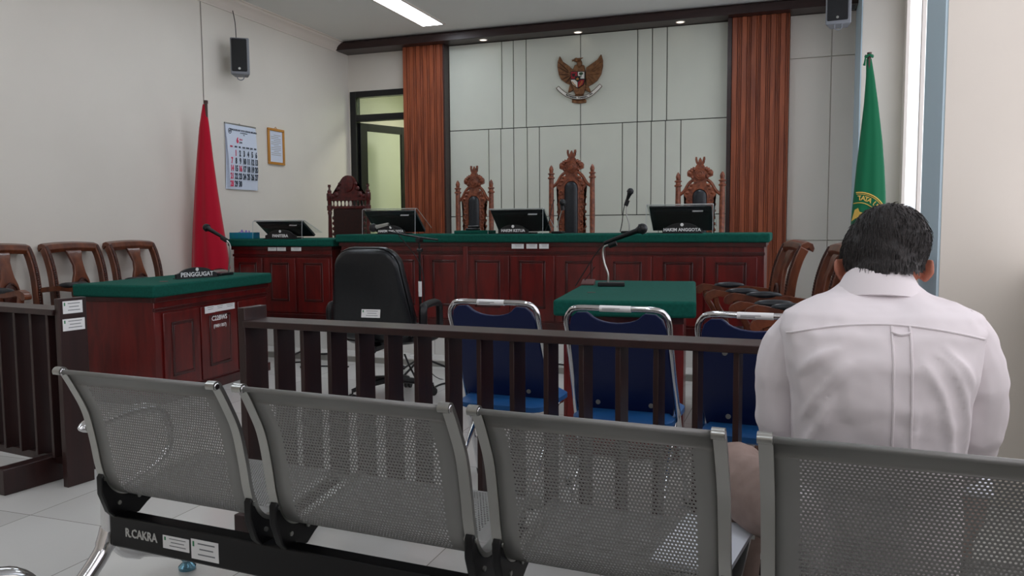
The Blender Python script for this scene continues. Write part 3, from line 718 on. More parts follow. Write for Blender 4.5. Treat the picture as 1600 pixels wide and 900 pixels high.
# ------------------------------------------------------------------ perforated steel bench
PROF = spline([(-.008, .784, 0), (-.010, .792, 0), (-.002, .797, 0), (.010, .788, 0), (.042, .732, 0), (.078, .655, 0), (.100, .56, 0), (.114, .48, 0), (.135, .42, 0), (.172, .383, 0), (.225, .375, 0), (.34, .390, 0), (.45, .408, 0), (.515, .412, 0), (.545, .398, 0), (.552, .375, 0)], 8)
ARC = [0.]
for i in range(1, len(PROF)): ARC.append(ARC[-1]+(PROF[i]-PROF[i-1]).length)
def prof_at(s):
    s = max(0, min(ARC[-1], s))
    for i in range(1, len(ARC)):
        if ARC[i] >= s:
            t = (s-ARC[i-1])/max(1e-9, ARC[i]-ARC[i-1]); return PROF[i-1].lerp(PROF[i], t)
    return PROF[-1]
def arc_of(test):
    for i, p in enumerate(PROF):
        if test(p): return ARC[i]
def bench_shell():
    W = .60; rail = .028; mx = .045
    sA, sB = arc_of(lambda p: p.x > .03 and p.y < .752), arc_of(lambda p: p.x > .16)
    sC, sD = arc_of(lambda p: p.x > .24), arc_of(lambda p: p.x > .505)
    b = B()
    def P(x, s): q = prof_at(s); return (x, q.x, q.y)
    x0, x1 = rail-.004, W-rail+.004; h0, h1 = rail+mx, W-rail-mx
    cache = {}
    def vert(k, x, s):
        if k not in cache: cache[k] = b.v(P(x, s))
        return cache[k]
    ncol = 52; cw = (h1-h0)/ncol
    X = lambda j: h0+j*cw/2           # half-cell index
    def solid(sa, sb):
        n = max(2, int((sb-sa)/.012))
        for i in range(n):
            a, c = sa+(sb-sa)*i/n, sa+(sb-sa)*(i+1)/n
            b.f([b.v(P(x0, a)), b.v(P(x1, a)), b.v(P(x1, c)), b.v(P(x0, c))])
    def perf(tagk, sa, sb):
        n = int((sb-sa)/.0085); h = (sb-sa)/n; r = .0027
        for i in range(n):
            a, m_, c = sa+h*i, sa+h*(i+.5), sa+h*(i+1)
            for xa, xb in ((x0, h0), (h1, x1)): b.f([b.v(P(xa, a)), b.v(P(xb, a)), b.v(P(xb, c)), b.v(P(xa, c))])
            off = i % 2
            if off:
                for j in (0, 2*ncol-1): b.f([vert((tagk, i, j), X(j), a), vert((tagk, i, j+1), X(j+1), a), vert((tagk, i+1, j+1), X(j+1), c), vert((tagk, i+1, j), X(j), c)])
            for q in range(ncol-off):
                j = 2*q+off
                ob = [((i, j), X(j), a), ((i, j+1), X(j+1), a), ((i, j+2), X(j+2), a), ((i+.5, j+2), X(j+2), m_), ((i+1, j+2), X(j+2), c), ((i+1, j+1), X(j+1), c), ((i+1, j), X(j), c), ((i+.5, j), X(j), m_)]
                vo = [vert((tagk,)+k, x, s) for k, x, s in ob]
                vi = [b.v(P(X(j+1)+r*dx, m_+r*ds)) for dx, ds in ((-.71, -.71), (0, -1), (.71, -.71), (1, 0), (.71, .71), (0, 1), (-.71, .71), (-1, 0))]
                for k in range(8): b.f([vo[k], vo[(k+1) % 8], vi[(k+1) % 8], vi[k]])
    solid(0, sA); perf('b', sA, sB); solid(sB, sC); perf('s', sC, sD); solid(sD, ARC[-1])
    return b
bu = Vector((math.cos(math.radians(-3.94)), math.sin(math.radians(-3.94)), 0))
def make_bench():
    t = thing('waiting_bench', 'four-seat perforated steel waiting bench with black beam, in front of the railing', 'bench', (-1.998, 1.707, 0), math.radians(-3.94), 'perforated steel waiting benches')
    me = None
    starts = [(0, .601), (.660, .623), (1.328, .558), (1.946, .60)]
    pp = [(p.x, p.y) for p in PROF]
    for u0, wd in starts:
        e = bpy.data.objects.new('seat_unit', None); COL.objects.link(e); e.parent = t; e.location = (u0, 0, 0); e.scale = (wd/.6, 1, 1)
        if me is None:
            o = bench_shell().out('perforated_shell', SILVER, e, merge=True); me = o.data
            so = o
        else:
            o = bpy.data.objects.new('perforated_shell', me); COL.objects.link(o); o.parent = e
        md = o.modifiers.new('sheet', 'SOLIDIFY'); md.thickness = .0016; md.offset = 0
        for xa in (0, .6-.028):
            B().strip(pp, .012, 'yz', xa, xa+.028).out('side_rail', STEEL, e, bevel=.003)
            b = B(); b.tube([(xa-.001, -.002, .789), (xa+.029, -.002, .789)], .0105, 12); b.out('end_cap', CHROME, e, bevel=.003)
            xm_ = xa+.014
            b = B(); q = [(.108, .465), (.118, .478), (.132, .474), (.146, .432), (.172, .398), (.21, .386), (.30, .393), (.318, .385), (.312, .368), (.285, .362), (.30, .35), (.27, .335), (.24, .315), (.165, .312), (.13, .35), (.108, .41)]
            q = [(a, c-.02) for a, c in q]
            b.prism(q, 'yz', xm_-.012, xm_+.012); o2 = b.out('bracket', BLACKM, e, bevel=.004)
            for a, c in ((.122, .438), (.165, .35), (.24, .35)):
                B().tube([(xm_-.0165, a, c), (xm_+.0165, a, c)], .007, 10).out('bolt', STEEL, o2)
    bl = B().bb((.0, .150, .212), (2.55, .205, .312)).out('beam', BLACKM, t, bevel=.006)
    b = B(); b.text('R.CAKRA', .038, TM((.132, .1492, .265), PI/2), bold=.0007, sx=.84); b.out('lettering', GREYL, bl)
    sticker(bl, TM((.274, .1492, .262), PI/2), .104, .040)
    sticker(bl, TM((.386, .1492, .258), PI/2), .104, .060)
    def leg(u0):
        l = B()
        l.tube(spline([(u0, .172, .35), (u0, .170, .30), (u0, .168, .235)], 4), [.024]*8+[.022], 12, flat=1.)
        l.tube(spline([(u0, .172, .26), (u0, .145, .20), (u0, .085, .14), (u0, .0, .075), (u0, -.08, .035)], 6), [.030]*6+[.026]*8+[.022]*8+[.02]*3, 12, flat=.8)
        l.tube(spline([(u0, .172, .25), (u0, .235, .168), (u0, .33, .128), (u0, .42, .085), (u0, .468, .05), (u0, .478, .035)], 6), [.032]*10+[.026]*10+[.02]*10+[.018], 12, flat=.9)
        o = l.out('leg', CHROME, t)
        for n_ in (-.085, .475):
            b = B(); b.lathe([(.001, .0), (.028, 0), (.030, .012), (.022, .02), (.012, .028), (.012, .045)], (u0, n_, 0), 14); b.out('glide', REFLFOOT, o)
    leg(-.026); leg(2.575)
    def arm(u0):
        p = spline([(u0, .17, .37), (u0, .26, .385), (u0, .352, .408), (u0, .412, .455), (u0, .418, .53), (u0, .375, .595), (u0, .28, .612), (u0, .17, .604), (u0-.004, .085, .595)], 7)
        r = [.016]*14+[.018]*12+[.020]*12+[.021]*12+[.022]*4+[.019, .014, .007]
        B().tube(p, r[:len(p)] if len(r) >= len(p) else r+[.006]*(len(p)-len(r)), 12, flat=.8).out('armrest', CHROME, t)
    arm(-.028); arm(2.575)
    return t
bench = make_bench()
dup(bench, (-1.262, .60, 0), math.radians(-3.94), 'second steel bench, only its chrome armrest end shows at the bottom left corner')

# ------------------------------------------------------------------ the seated man
def remesh(b, name, mtl, parent, vox=.008, smooth=6):
    o = b.out(name, mtl, parent)
    r = o.modifiers.new('r', 'REMESH'); r.mode = 'VOXEL'; r.voxel_size = vox
    s_ = o.modifiers.new('s', 'SMOOTH'); s_.iterations = smooth; s_.factor = .5
    dg = bpy.context.evaluated_depsgraph_get(); dg.update()
    me = bpy.data.meshes.new_from_object(o.evaluated_get(dg)); o.modifiers.clear(); o.data = me
    me.materials.clear(); me.materials.append(mtl)
    for p in me.polygons: p.use_smooth = True
    return o
MX, MY = .172, 1.82
def ell(c, rx, ry, R=None, n=20, pw=2.):
    out = []
    for j in range(n):
        a = 2*PI*j/n; ca, sa = math.cos(a), math.sin(a)
        v = Vector((rx*math.copysign(abs(ca)**(2/pw), ca), ry*math.copysign(abs(sa)**(2/pw), sa), 0))
        out.append(Vector(c)+(R @ v if R else v))
    return out
man = thing('person', 'man with black hair in white shirt, sitting on the bench, head bowed over papers', 'person', (MX, MY, 0))
TORSO = [(.43, .06, .178, .145), (.50, .055, .182, .148), (.60, .035, .174, .14), (.72, .0, .166, .137), (.84, -.035, .172, .138), (.92, -.04, .188, .135), (.98, -.03, .202, .12), (1.015, -.02, .190, .10), (1.038, -.006, .146, .082), (1.055, .012, .095, .066), (1.078, .024, .064, .056)]
def torso_back(x, z):
    for a, c in zip(TORSO[:-1], TORSO[1:]):
        if a[0] <= z <= c[0]:
            k = (z-a[0])/(c[0]-a[0]); cy, rx, ry = [a[i]+(c[i]-a[i])*k for i in (1, 2, 3)]
            return cy-ry*max(0, 1-abs(x/rx)**2.4)**(1/2.4)
    return -.1
def torso(b, g=0.):
    rings = TORSO
    b.loft([ell((0, y, z), rx+g, ry+g, pw=2.4) for z, y, rx, ry in rings])
def sleeve_pts(sx): return [(sx*.130, -.02, .990), (sx*.170, -.012, .945), (sx*.192, .0, .85), (sx*.190, .025, .75), (sx*.178, .085, .675), (sx*.15, .19, .63), (sx*.11, .27, .625)]
# shirt
b = B(); torso(b)
SLV = []
for sx in (-1, 1):
    q = B(); SLV.append(q)
    q.tube(spline(sleeve_pts(sx), 5), [.055]*5+[.058]*5+[.052]*5+[.047]*5+[.045]*5+[.04]*5+[.034], 14)
for pts in ([(-.155, .90), (-.12, .93), (-.075, .955)], [(-.15, .80), (-.11, .87), (-.06, .93)], [(-.155, .70), (-.12, .78), (-.09, .86)],
            [(.085, .955), (.125, .91), (.148, .83), (.15, .74)], [(.06, .94), (.10, .87), (.12, .78), (.122, .68)], [(.155, .88), (.14, .92), (.10, .965)], [(.02, .70), (.05, .78), (.055, .86)]):
    P_ = spline([(x, torso_back(x, z)+.003, z) for x, z in pts], 6); k = len(P_)
    b.tube([(p.x, torso_back(p.x, p.z)+.004, p.z) for p in P_], [.004+.009*math.sin(PI*(i+.5)/k) for i in range(k)], 8)
# hem hanging out at the left
b.loft([ell((-.145, -.0, z), rx, ry) for z, rx, ry in ((.64, .05, .11), (.56, .075, .12), (.50, .078, .12), (.45, .07, .115))])
shirt = remesh(b, 'shirt', SHIRT, man, .006, 5)
sleeves = [remesh(q, 'sleeve', SHIRT, shirt, .006, 4) for q in SLV]
tex = bpy.data.textures.new('cloth_folds', 'CLOUDS'); tex.noise_scale = .11; tex.noise_depth = 2
for o in [shirt]+sleeves:
    dm = o.modifiers.new('folds', 'DISPLACE'); dm.texture = tex; dm.strength = .018; dm.mid_level = .5; dm.texture_coords = 'LOCAL'
# collar stand and fold
b = B(); rings = []
n = 28
def colring(r, h, dy, drop): return [Vector((r*1.10*math.cos(2*PI*j/n), .03+dy+r*math.sin(2*PI*j/n), h+drop*math.sin(2*PI*j/n))) for j in range(n)]
b.loft([colring(.058, 1.040, 0, -.030), colring(.060, 1.074, .008, -.040), colring(.063, 1.078, .008, -.040), colring(.074, 1.058, -.002, -.034), colring(.086, 1.030, -.010, -.026), colring(.080, 1.027, -.008, -.026)], cap=False, closed=True)
b.out('collar', SHIRT, shirt)
# yoke seam and box pleat laid on the back of the shirt
def on_shirt(pts, r, name, dy=-.001):
    bv = BVHTree.FromObject(shirt, bpy.context.evaluated_depsgraph_get()); out = []
    for x, z in pts:
        h = bv.ray_cast(Vector((x, -1, z)), Vector((0, 1, 0)))
        if h[0]: out.append(h[0]+Vector((0, dy, 0)))
    if len(out) > 2:
        b = B(); b.tube(out, r, 6); b.out(name, SHIRT, shirt)
bpy.context.evaluated_depsgraph_get().update()
on_shirt([(x/100, 1.003-.85*(x/100)**2) for x in range(-18, 19)], .0024, 'yoke_seam')
for x0 in (.012, .044): on_shirt([(x0+.0004*i, 1.000-.018*i) for i in range(24)], .0026, 'pleat')
on_shirt([(.012+.0032*i, .990-.004*math.sin(PI*i/10)) for i in range(11)], .003, 'loop', -.003)
# trousers: hips, thighs, shins
b = B()
b.loft([ell((0, y, z), rx, ry, pw=2.5) for z, y, rx, ry in ((.415, .075, .14, .10), (.44, .07, .16, .12), (.52, .065, .16, .12), (.60, .045, .15, .11))])
for sx, kx in ((-1, -.30), (1, .20)):
    b.tube(spline([(sx*.08, .08, .495), (sx*.11+ (kx-sx*.2)*.3, .14, .505), (kx*.92, .27, .525), (kx, .35, .53), (kx*1.0, .395, .46), (kx, .39, .30), (kx*.97, .37, .12), (kx*.97, .37, .07)], 5), [.092]*10+[.085]*5+[.078]*5+[.072]*5+[.063]*5+[.058]*5+[.056], 14)
tro = remesh(b, 'trousers', TROUS, man, .008, 6)
dm = tro.modifiers.new('folds', 'DISPLACE'); dm.texture = tex; dm.strength = .02; dm.mid_level = .5; dm.texture_coords = 'LOCAL'
for sx, kx in ((-1, -.29), (1, .195)):
    b = B(); b.loft([[Vector((kx+sx*.012+rx*math.cos(a), .44+dy+ry*math.sin(a), z)) for a in [2*PI*j/16 for j in range(16)]] for z, rx, ry, dy in ((0, .043, .135, 0), (.02, .046, .138, 0), (.045, .044, .125, -.01), (.075, .04, .085, -.045), (.10, .04, .05, -.07))])
    b.out('shoe', SHOE, man)
# body: head, neck, forearms and hands, one continuous surface under the clothes
b = B(); HR = Matrix.Rotation(math.radians(-30), 3, 'X')
HC = Vector((.012, .075, 1.119))
b.tube([(0, .005, 1.00), (0, .025, 1.06), (0, .055, 1.10)], [.062, .058, .058], 14)
b.loft([ell((0, y, z), rx, ry, pw=2.3) for z, y, rx, ry in ((.46, .065, .12, .09), (.7, .0, .13, .10), (.92, -.03, .15, .09), (1.0, -.01, .10, .065), (1.05, .015, .06, .055))])
b.ball(HC, (.074, .094, .100), 24, 16, HR)
b.ball(HC+HR @ Vector((0, .052, -.055)), (.055, .055, .060), 16, 10, HR)
b.tube([HC+HR @ Vector((0, .10, .02)), HC+HR @ Vector((0, .118, -.02)), HC+HR @ Vector((0, .10, -.03))], [.008, .014, .012], 8)
b.tube([HC+HR @ Vector((-.024, .104, -.06)), HC+HR @ Vector((0, .112, -.058)), HC+HR @ Vector((.024, .104, -.06))], [.005, .008, .005], 8)
for sx in (-1, 1):
    b.ball(HC+HR @ Vector((sx*.031, .094, .018)), (.02, .008, .010), 8, 6, HR)
    ec = HC+HR @ Vector((sx*.083, -.004, -.022)) + Vector((0, 0, -.004))
    b.ball(ec, (.010, .016, .028), 10, 8, HR @ Matrix.Rotation(sx*.45, 3, 'Z'))
    b.ball(ec+Vector((sx*.008, -.010, .006)), (.006, .011, .024), 8, 6, HR @ Matrix.Rotation(sx*.7, 3, 'Z'))
    sp = sleeve_pts(sx); w0, w1 = Vector(sp[-2]), Vector(sp[-1]); e2 = w1+Vector((-sx*.02, .05, .0))
    b.tube(spline([sp[0], sp[2], sp[4], w0, w1, e2], 4), [.04]*8+[.036]*8+[.028]*4+[.024], 12)
    hd = (e2-w1).normalized(); side = Vector((0, 0, 1)).cross(hd)*(-sx)
    pc = e2+hd*.04
    b.tube([e2, e2+hd*.03, e2+hd*.075], [.026, .036, .034], 12, flat=.55)
    for k, (off, ln) in enumerate(((-.026, .062), (-.009, .072), (.009, .068), (.025, .052))):
        st = e2+hd*.07+side*off
        b.tube(spline([st, st+hd*ln*.5+Vector((0, 0, -.004)), st+hd*ln*.8+Vector((0, 0, -.022)), st+hd*ln*.82+Vector((0, 0, -.04))], 3), [.0088]*4+[.008]*3+[.0072]*2+[.006], 8)
    st = e2+hd*.02-side*.03
    b.tube(spline([st, st+hd*.03-side*.018+Vector((0, 0, .004)), st+hd*.062-side*.012+Vector((0, 0, -.004))], 3), [.011]*3+[.0095]*3+[.007], 8)
body = remesh(b, 'body', SKIN, man, .0045, 3)
# hair cap: back and top of the head, ragged lower edge
b = B()
b.ball(HC, (.0845, .103, .108), 32, 22, HR)
b.ball(HC+HR @ Vector((0, -.035, -.055)), (.069, .060, .072), 24, 16, HR)
b.ball(HC+HR @ Vector((.012, -.03, .03)), (.080, .080, .082), 24, 16, HR)
hair = remesh(b, 'hair', HAIR, man, .0045, 3)
HRI = HR.inverted()
hb = bmesh.new(); hb.from_mesh(hair.data); rnd = random.Random(3)
def bald(co):
    q = HRI @ (co-HC); e = .004*math.sin(co.x*420)+.003*math.sin(co.x*910+1)
    if q.y > .045 and q.z < .045: return True                       # face
    if q.y > -.022 and q.z < -.008+.35*max(0, -q.y)+e: return True   # in front of and around the ears
    return co.z < 1.092+e
bmesh.ops.delete(hb, geom=[v for v in hb.verts if bald(v.co)], context='VERTS')
for v in hb.verts: v.co += v.normal*rnd.uniform(-.0012, .0012)
pts_ = [(v.co.copy(), v.normal.copy()) for v in hb.verts]
hb.to_mesh(hair.data); hb.free()
for p in hair.data.polygons: p.use_smooth = True
b = B()
crown = HC+HR @ Vector((.01, -.02, .105))
for co, no in rnd.sample(pts_, min(1500, len(pts_))):
    if co.z < 1.112: continue
    d = (co-crown); d -= no*d.dot(no)
    d = d.normalized() if d.length > 1e-4 else Vector((0, -1, 0))
    d = (d+Vector((rnd.uniform(-.25, .25), rnd.uniform(-.2, .2), -.25))).normalized(); d -= no*d.dot(no)
    L_ = rnd.uniform(.014, .026); up = rnd.uniform(.0005, .0035)
    b.tube([co-no*.001, co+d*L_*.5+no*up*.7, co+d*L_+no*(up-.0015)], [.0009, .0008, .0003], 4)
b.out('hair_strands', HAIR, hair)
# papers on the seat beside him and the sheet he reads
def sheet(name, label, pts, th=.001, group=None):
    b = B(); lo = [b.v(p) for p in pts]; hi = [b.v(Vector(p)+Vector((0, 0, th))) for p in pts]; n = len(pts)
    b.f(lo[::-1]); b.f(hi)
    for i in range(n): b.f([lo[i], lo[(i+1) % n], hi[(i+1) % n], hi[i]])
    return tag(b.out(name, PAPER), label, 'paper', group)
sheet('document', 'stack of white papers lying on the bench seat beside the seated man', [(-.30, 1.80, .414), (-.125, 1.76, .414), (-.075, 2.05, .424), (-.25, 2.09, .424)], .012)
b = B(); b.bb((-.105, -.15, -.002), (.105, .15, .002)); o = b.out('document', PAPER); o.location = (MX+.16, MY+.24, .655); o.rotation_euler = (math.radians(16), 0, math.radians(-8))
tag(o, 'white sheet held on the lap of the seated man', 'paper')
# ------------------------------------------------------------------ eagle emblem on the feature wall
def emblem():
    y0 = YB-.03
    c0 = at_y(906, 128, y0)
    t = thing('wall_emblem', 'bronze eagle emblem with shield and ribbon, high on the panelled back wall', 'emblem', (c0.x, y0, c0.z))
    def E(cx, cy): p = at_y(850+cx/8.83, 70+cy/8.83, y0); return (p.x-c0.x, p.z-c0.z)
    def poly(pts): return [E(*p) for p in pts]
    for nm, pts, sx in (('left', [(225, 160), (200, 240), (195, 310), (213, 420), (250, 490), (310, 535), (370, 560), (400, 480), (408, 350), (340, 285), (265, 235)], -1),
                        ('right', [(795, 135), (818, 220), (818, 300), (795, 410), (740, 500), (680, 545), (610, 580), (585, 480), (590, 320), (660, 270), (745, 210)], 1)):
        o = B().prism(poly(pts), 'xz', -.035, 0).out('wing', EMB, t, bevel=.006)
        b = B(); root = Vector((400, 420)) if sx < 0 else Vector((590, 420))
        tips = pts[1:8]
        for q in tips:
            for f0, f1, r in ((.25, .96, .006),):
                a, c = root.lerp(Vector(q), f0), root.lerp(Vector(q), f1); a, c = E(*a), E(*c)
                b.tube([(a[0], -.036, a[1]), ((a[0]+c[0])/2, -.042, (a[1]+c[1])/2), (c[0], -.034, c[1])], [.004, .008, .003], 6)
        b.out('feathers', EMBD if sx < 0 else EMB, o)
    o = B().prism(poly([(435, 285), (560, 285), (578, 380), (582, 600), (548, 700), (448, 700), (385, 560), (400, 380)]), 'xz', -.045, 0).out('body', EMB, t, bevel=.008)
    h = E(458, 220); b = B(); b.ball((h[0], -.045, h[1]), (.028, .028, .026), 12, 8)
    k = E(500, 270); b.ball((k[0], -.035, k[1]), (.034, .03, .05), 12, 8)
    q = E(404, 228); b.tube([(h[0]-.012, -.048, h[1]), (q[0], -.046, q[1]), (q[0]+.004, -.046, q[1]-.014)], [.014, .008, .002], 8)
    q = E(548, 186); b.tube([(h[0]+.01, -.04, h[1]+.006), (q[0], -.03, q[1])], [.016, .003], 8)
    b.out('head', EMB, t)
    for pts in ([(372, 540), (420, 590), (395, 640), (340, 665), (352, 620)], [(600, 540), (560, 590), (590, 640), (650, 665), (632, 620)]):
        B().prism(poly(pts), 'xz', -.035, 0).out('leg', EMB, t, bevel=.004)
    B().prism(poly([(440, 690), (545, 690), (560, 750), (588, 760), (585, 800), (490, 816), (393, 800), (395, 755), (420, 750)]), 'xz', -.03, 0).out('tail', EMB, t, bevel=.005)
    # shield with five fields
    sh = [(383, 378), (582, 378), (584, 500), (560, 565), (487, 612), (412, 565), (384, 500)]
    s = B().prism(poly(sh), 'xz', -.062, -.03).out('shield', EMBK, t, bevel=.003)
    for pts, mm in (([(392, 388), (478, 388), (478, 482), (392, 482)], EMBR), ([(488, 388), (574, 388), (574, 478), (488, 478)], EMBW),
                    ([(393, 496), (480, 496), (480, 600), (418, 560), (394, 510)], EMBW), ([(490, 496), (575, 496), (574, 505), (554, 560), (490, 602)], EMBR)):
        B().prism(poly(pts), 'xz', -.066, -.06).out('field', mm, s)
    B().prism(poly([(447, 445), (522, 445), (520, 500), (485, 530), (450, 500)]), 'xz', -.071, -.06).out('field', EMBK, s)
    st = []
    for i in range(10):
        a = PI/2+PI*i/5; r = 22 if i % 2 == 0 else 9; st.append((485+r*math.cos(a), 485-r*math.sin(a)))
    B().prism(poly(st), 'xz', -.074, -.07).out('star', GOLD, s)
    b = B(); p = E(531, 412); b.ball((p[0], -.068, p[1]), (.026, .005, .016), 10, 6); a, c = E(531, 425), E(531, 462); b.tube([(a[0], -.068, a[1]), (c[0], -.068, c[1])], .004, 6); b.out('tree', EMBG, s)
    p = E(428, 432); b = B(); b.ball((p[0], -.068, p[1]), (.018, .006, .018), 10, 6)
    for sx in (-1, 1): b.tube([(p[0]+sx*.01, -.068, p[1]+.008), (p[0]+sx*.024, -.068, p[1]+.020)], [.006, .002], 6)
    b.out('bull_head', EMBK, s)
    a, c = E(410, 520), E(465, 580); b = B(); b.tube([(a[0], -.068, a[1]), ((a[0]+c[0])/2-.004, -.068, (a[1]+c[1])/2-.004), (c[0], -.068, c[1])], .005, 6); b.out('rice_ear', GOLD, s)
    b = B()
    for i in range(5):
        q = E(510+8*i, 580-15*i); b.tube([(q[0]+.007*math.cos(u), -.067, q[1]+.007*math.sin(u)) for u in [2*PI*j/8 for j in range(8)]], .002, 5, closed=True)
    b.out('chain', GOLD, s)
    # ribbon and its motto
    mid = [Vector(v) for v in spline([(198, 592, 0), (255, 650, 0), (330, 702, 0), (410, 732, 0), (490, 742, 0), (570, 732, 0), (650, 698, 0), (730, 632, 0), (795, 562, 0)], 5)]
    rows = []
    for i, v in enumerate(mid):
        tt = (mid[min(i+1, len(mid)-1)]-mid[max(i-1, 0)]).normalized(); n_ = Vector((tt.y, -tt.x, 0))
        a, c = E(*(v+n_*22)[:2]), E(*(v-n_*22)[:2]); d = -.062+.00009*abs(v.x-490)
        rows.append([(a[0], d, a[1]), (c[0], d, c[1]), (c[0], d+.008, c[1]), (a[0], d+.008, a[1])])
    rb = B().loft(rows).out('ribbon', EMBW, t)
    bd = B()
    for k in (0, 1): bd.tube([(r[k][0], r[k][1], r[k][2]) for r in rows], .0035, 6)
    for s_ in (0, -1): bd.tube([rows[s_][0], rows[s_][1]], .0035, 6)
    bd.out('ribbon_border', EMBD, rb)
    L_ = [0.]
    for i in range(1, len(mid)): L_.append(L_[-1]+(mid[i]-mid[i-1]).length)
    def along(s):
        for i in range(1, len(L_)):
            if L_[i] >= s: return mid[i-1].lerp(mid[i], (s-L_[i-1])/(L_[i]-L_[i-1])), (mid[i]-mid[i-1]).normalized()
        return mid[-1], (mid[-1]-mid[-2]).normalized()
    b = B(); body = 'BHINNEKA TUNGGAL IKA'
    s0 = L_[-1]*.24; st_ = L_[-1]*.52/(len(body)-1)
    for i, ch in enumerate(body):
        if ch == ' ': continue
        p, tt = along(s0+st_*i); q = E(p.x, p.y); q2 = E(*(p+tt*10)[:2])
        b.text(ch, .025, TM((q[0], -.0645+.00009*abs(p.x-490), q[1]), 0, 0, 0) @ Matrix.Rotation(-math.atan2(q2[1]-q[1], q2[0]-q[0]), 4, 'Y') @ FRONT, bold=.0012)
    b.out('motto_lettering', EMBK, rb)
emblem()

# ------------------------------------------------------------------ flags
def flag(name, label, rows_px, Yd, pole_px, zbase, cloth, tag_bits, depth=.62, seedv=0, ymax=None):
    top = at_y(*pole_px, Yd)
    t = thing(name, label, 'flag', (top.x, Yd, zbase)); O = Vector((top.x, Yd, zbase))
    H = top.z-zbase
    B().lathe([(.001, 0), (.16, 0), (.165, .015), (.12, .03), (.05, .045), (.028, .09), (.020, .12), (.001, .12)], n=20).out('base', POLE, t)
    B().lathe([(.001, .1), (.015, .1), (.015, H-.03), (.020, H-.03), (.020, H), (.001, H)], n=12).out('pole', POLE, t)
    b = B(); rows = []; N_ = 56
    ks = sorted(rows_px)
    dense = []
    for (y1, l1, r1), (y2, l2, r2) in zip(ks[:-1], ks[1:]):
        for j in range(5):
            f = j/5; dense.append((y1+(y2-y1)*f, l1+(l2-l1)*f, r1+(r2-r1)*f))
    dense.append(ks[-1])
    for i, (py, l, r) in enumerate(dense):
        a, c = at_y(l, py, Yd), at_y(r, py, Yd); mx, hw, z = (a.x+c.x)/2, (c.x-a.x)/2, (a.z+c.z)/2
        g = i/len(dense); row = []
        for j in range(N_):
            an = 2*PI*j/N_
            m_ = 1+(.03+.10*g)*math.cos(7*an+1.3*math.sin(2.2*g)+seedv)*abs(math.sin(an))
            row.append(Vector((mx, Yd, z))+Vector((hw*math.cos(an), hw*depth*m_*math.sin(an), -.012*g*math.cos(5*an))) - O)
        rows.append(row)
    b.loft(rows, cap=True); co = b.out('cloth', cloth, t)
    return t, co, O
RX0 = -5.27
rp = at_x(320, 157, RX0)
rt_, rc_, _ = flag('red_flag', 'red flag hanging down its pole, at the left wall beside the clerk desk',
     [(163, 317, 323), (180, 314.5, 324), (200, 312, 326.5), (250, 308.5, 332), (300, 306, 338.5), (350, 304, 346), (400, 303, 354), (420, 303, 357)], rp.y, (321.5, 157), .055 if rp.y > 6.14 else 0, REDF, None)
GY = 8.0
gt_, gc_, GO = flag('green_flag', 'green flag with gold circular emblem on a pole, at the right pillar by the window',
     [(92, 1353.5, 1362), (120, 1353, 1366.5), (160, 1350, 1372), (220, 1343, 1379), (260, 1338, 1382), (300, 1334, 1384), (340, 1330, 1384.5), (400, 1326, 1384.5), (450, 1323, 1384), (500, 1321, 1383)], GY, (1358.5, 82), PZ, GREENF, None, depth=.5, seedv=1.2)
b = B(); kz = at_y(1358, 88, GY)-GO
b.tube([(kz.x+.03*math.cos(a), .03*math.sin(a), kz.z+.01*math.sin(3*a)) for a in [2*PI*j/14 for j in range(14)]], .011, 6, closed=True)
e = at_y(1350, 103, GY)-GO; b.tube([(kz.x-.03, -.02, kz.z), (e.x+.005, -.02, e.z+.03), (e.x, -.02, e.z)], [.006, .008, .012], 6); b.out('tie_cord', GREENF, gt_)
bvh = BVHTree.FromObject(gc_, bpy.context.evaluated_depsgraph_get())
def drape(px, py, off=.003):
    p = at_y(px, py, GY)-GO; h = bvh.ray_cast(Vector((p.x, -2, p.z)), Vector((0, 1, 0)))
    return h[0]+Vector((0, -off, 0)) if h[0] else None
CX, CY = 1342, 345
for rad, rr_ in ((44, .006), (28, .004), (41.5, .003)):
    seg = []; b = B(); used = False
    for i in range(61):
        a = 2*PI*i/60; p = drape(CX+rad*math.cos(a), CY-rad*math.sin(a))
        if p: seg.append(p)
        if (not p or i == 60) and seg:
            if len(seg) > 2: b.tube(seg, rr_, 6); used = True
            seg = []
    if used: b.out('emblem_ring', GOLDT, gc_)
b = B(); txt = 'PERADILAN TATA USAHA NEGARA'; sc_ = at_y(1343, 330, GY).x-at_y(1342, 330, GY).x
for i, ch in enumerate(txt):
    if ch == ' ': continue
    a = math.radians(72+8.6*(12-i)); p = drape(CX+35*math.cos(a), CY-35*math.sin(a), .004)
    if p: b.text(ch, .060, Matrix.Translation(p) @ Matrix.Rotation(PI/2-a, 4, 'Y') @ FRONT, bold=.001)
b.out('emblem_lettering', GOLDT, gc_)
b = B(); last = []
pts = [(1326, 336), (1330, 330), (1331, 324), (1335, 328), (1340, 325), (1342, 331), (1348, 333), (1341, 338), (1343, 346), (1336, 341), (1330, 346), (1329, 339)]
vs = [drape(*p, .004) for p in pts]
vs = [v for v in vs if v]
if len(vs) > 3:
    lo = [b.v(v) for v in vs]; hi = [b.v(v+Vector((0, -.003, 0))) for v in vs]
    f = b.f(hi)
    for i in range(len(vs)): b.f([lo[i], lo[(i+1) % len(vs)], hi[(i+1) % len(vs)], hi[i]])
    bmesh.ops.triangulate(b.bm, faces=[f]); b.out('emblem_motif', GOLDT, gc_)

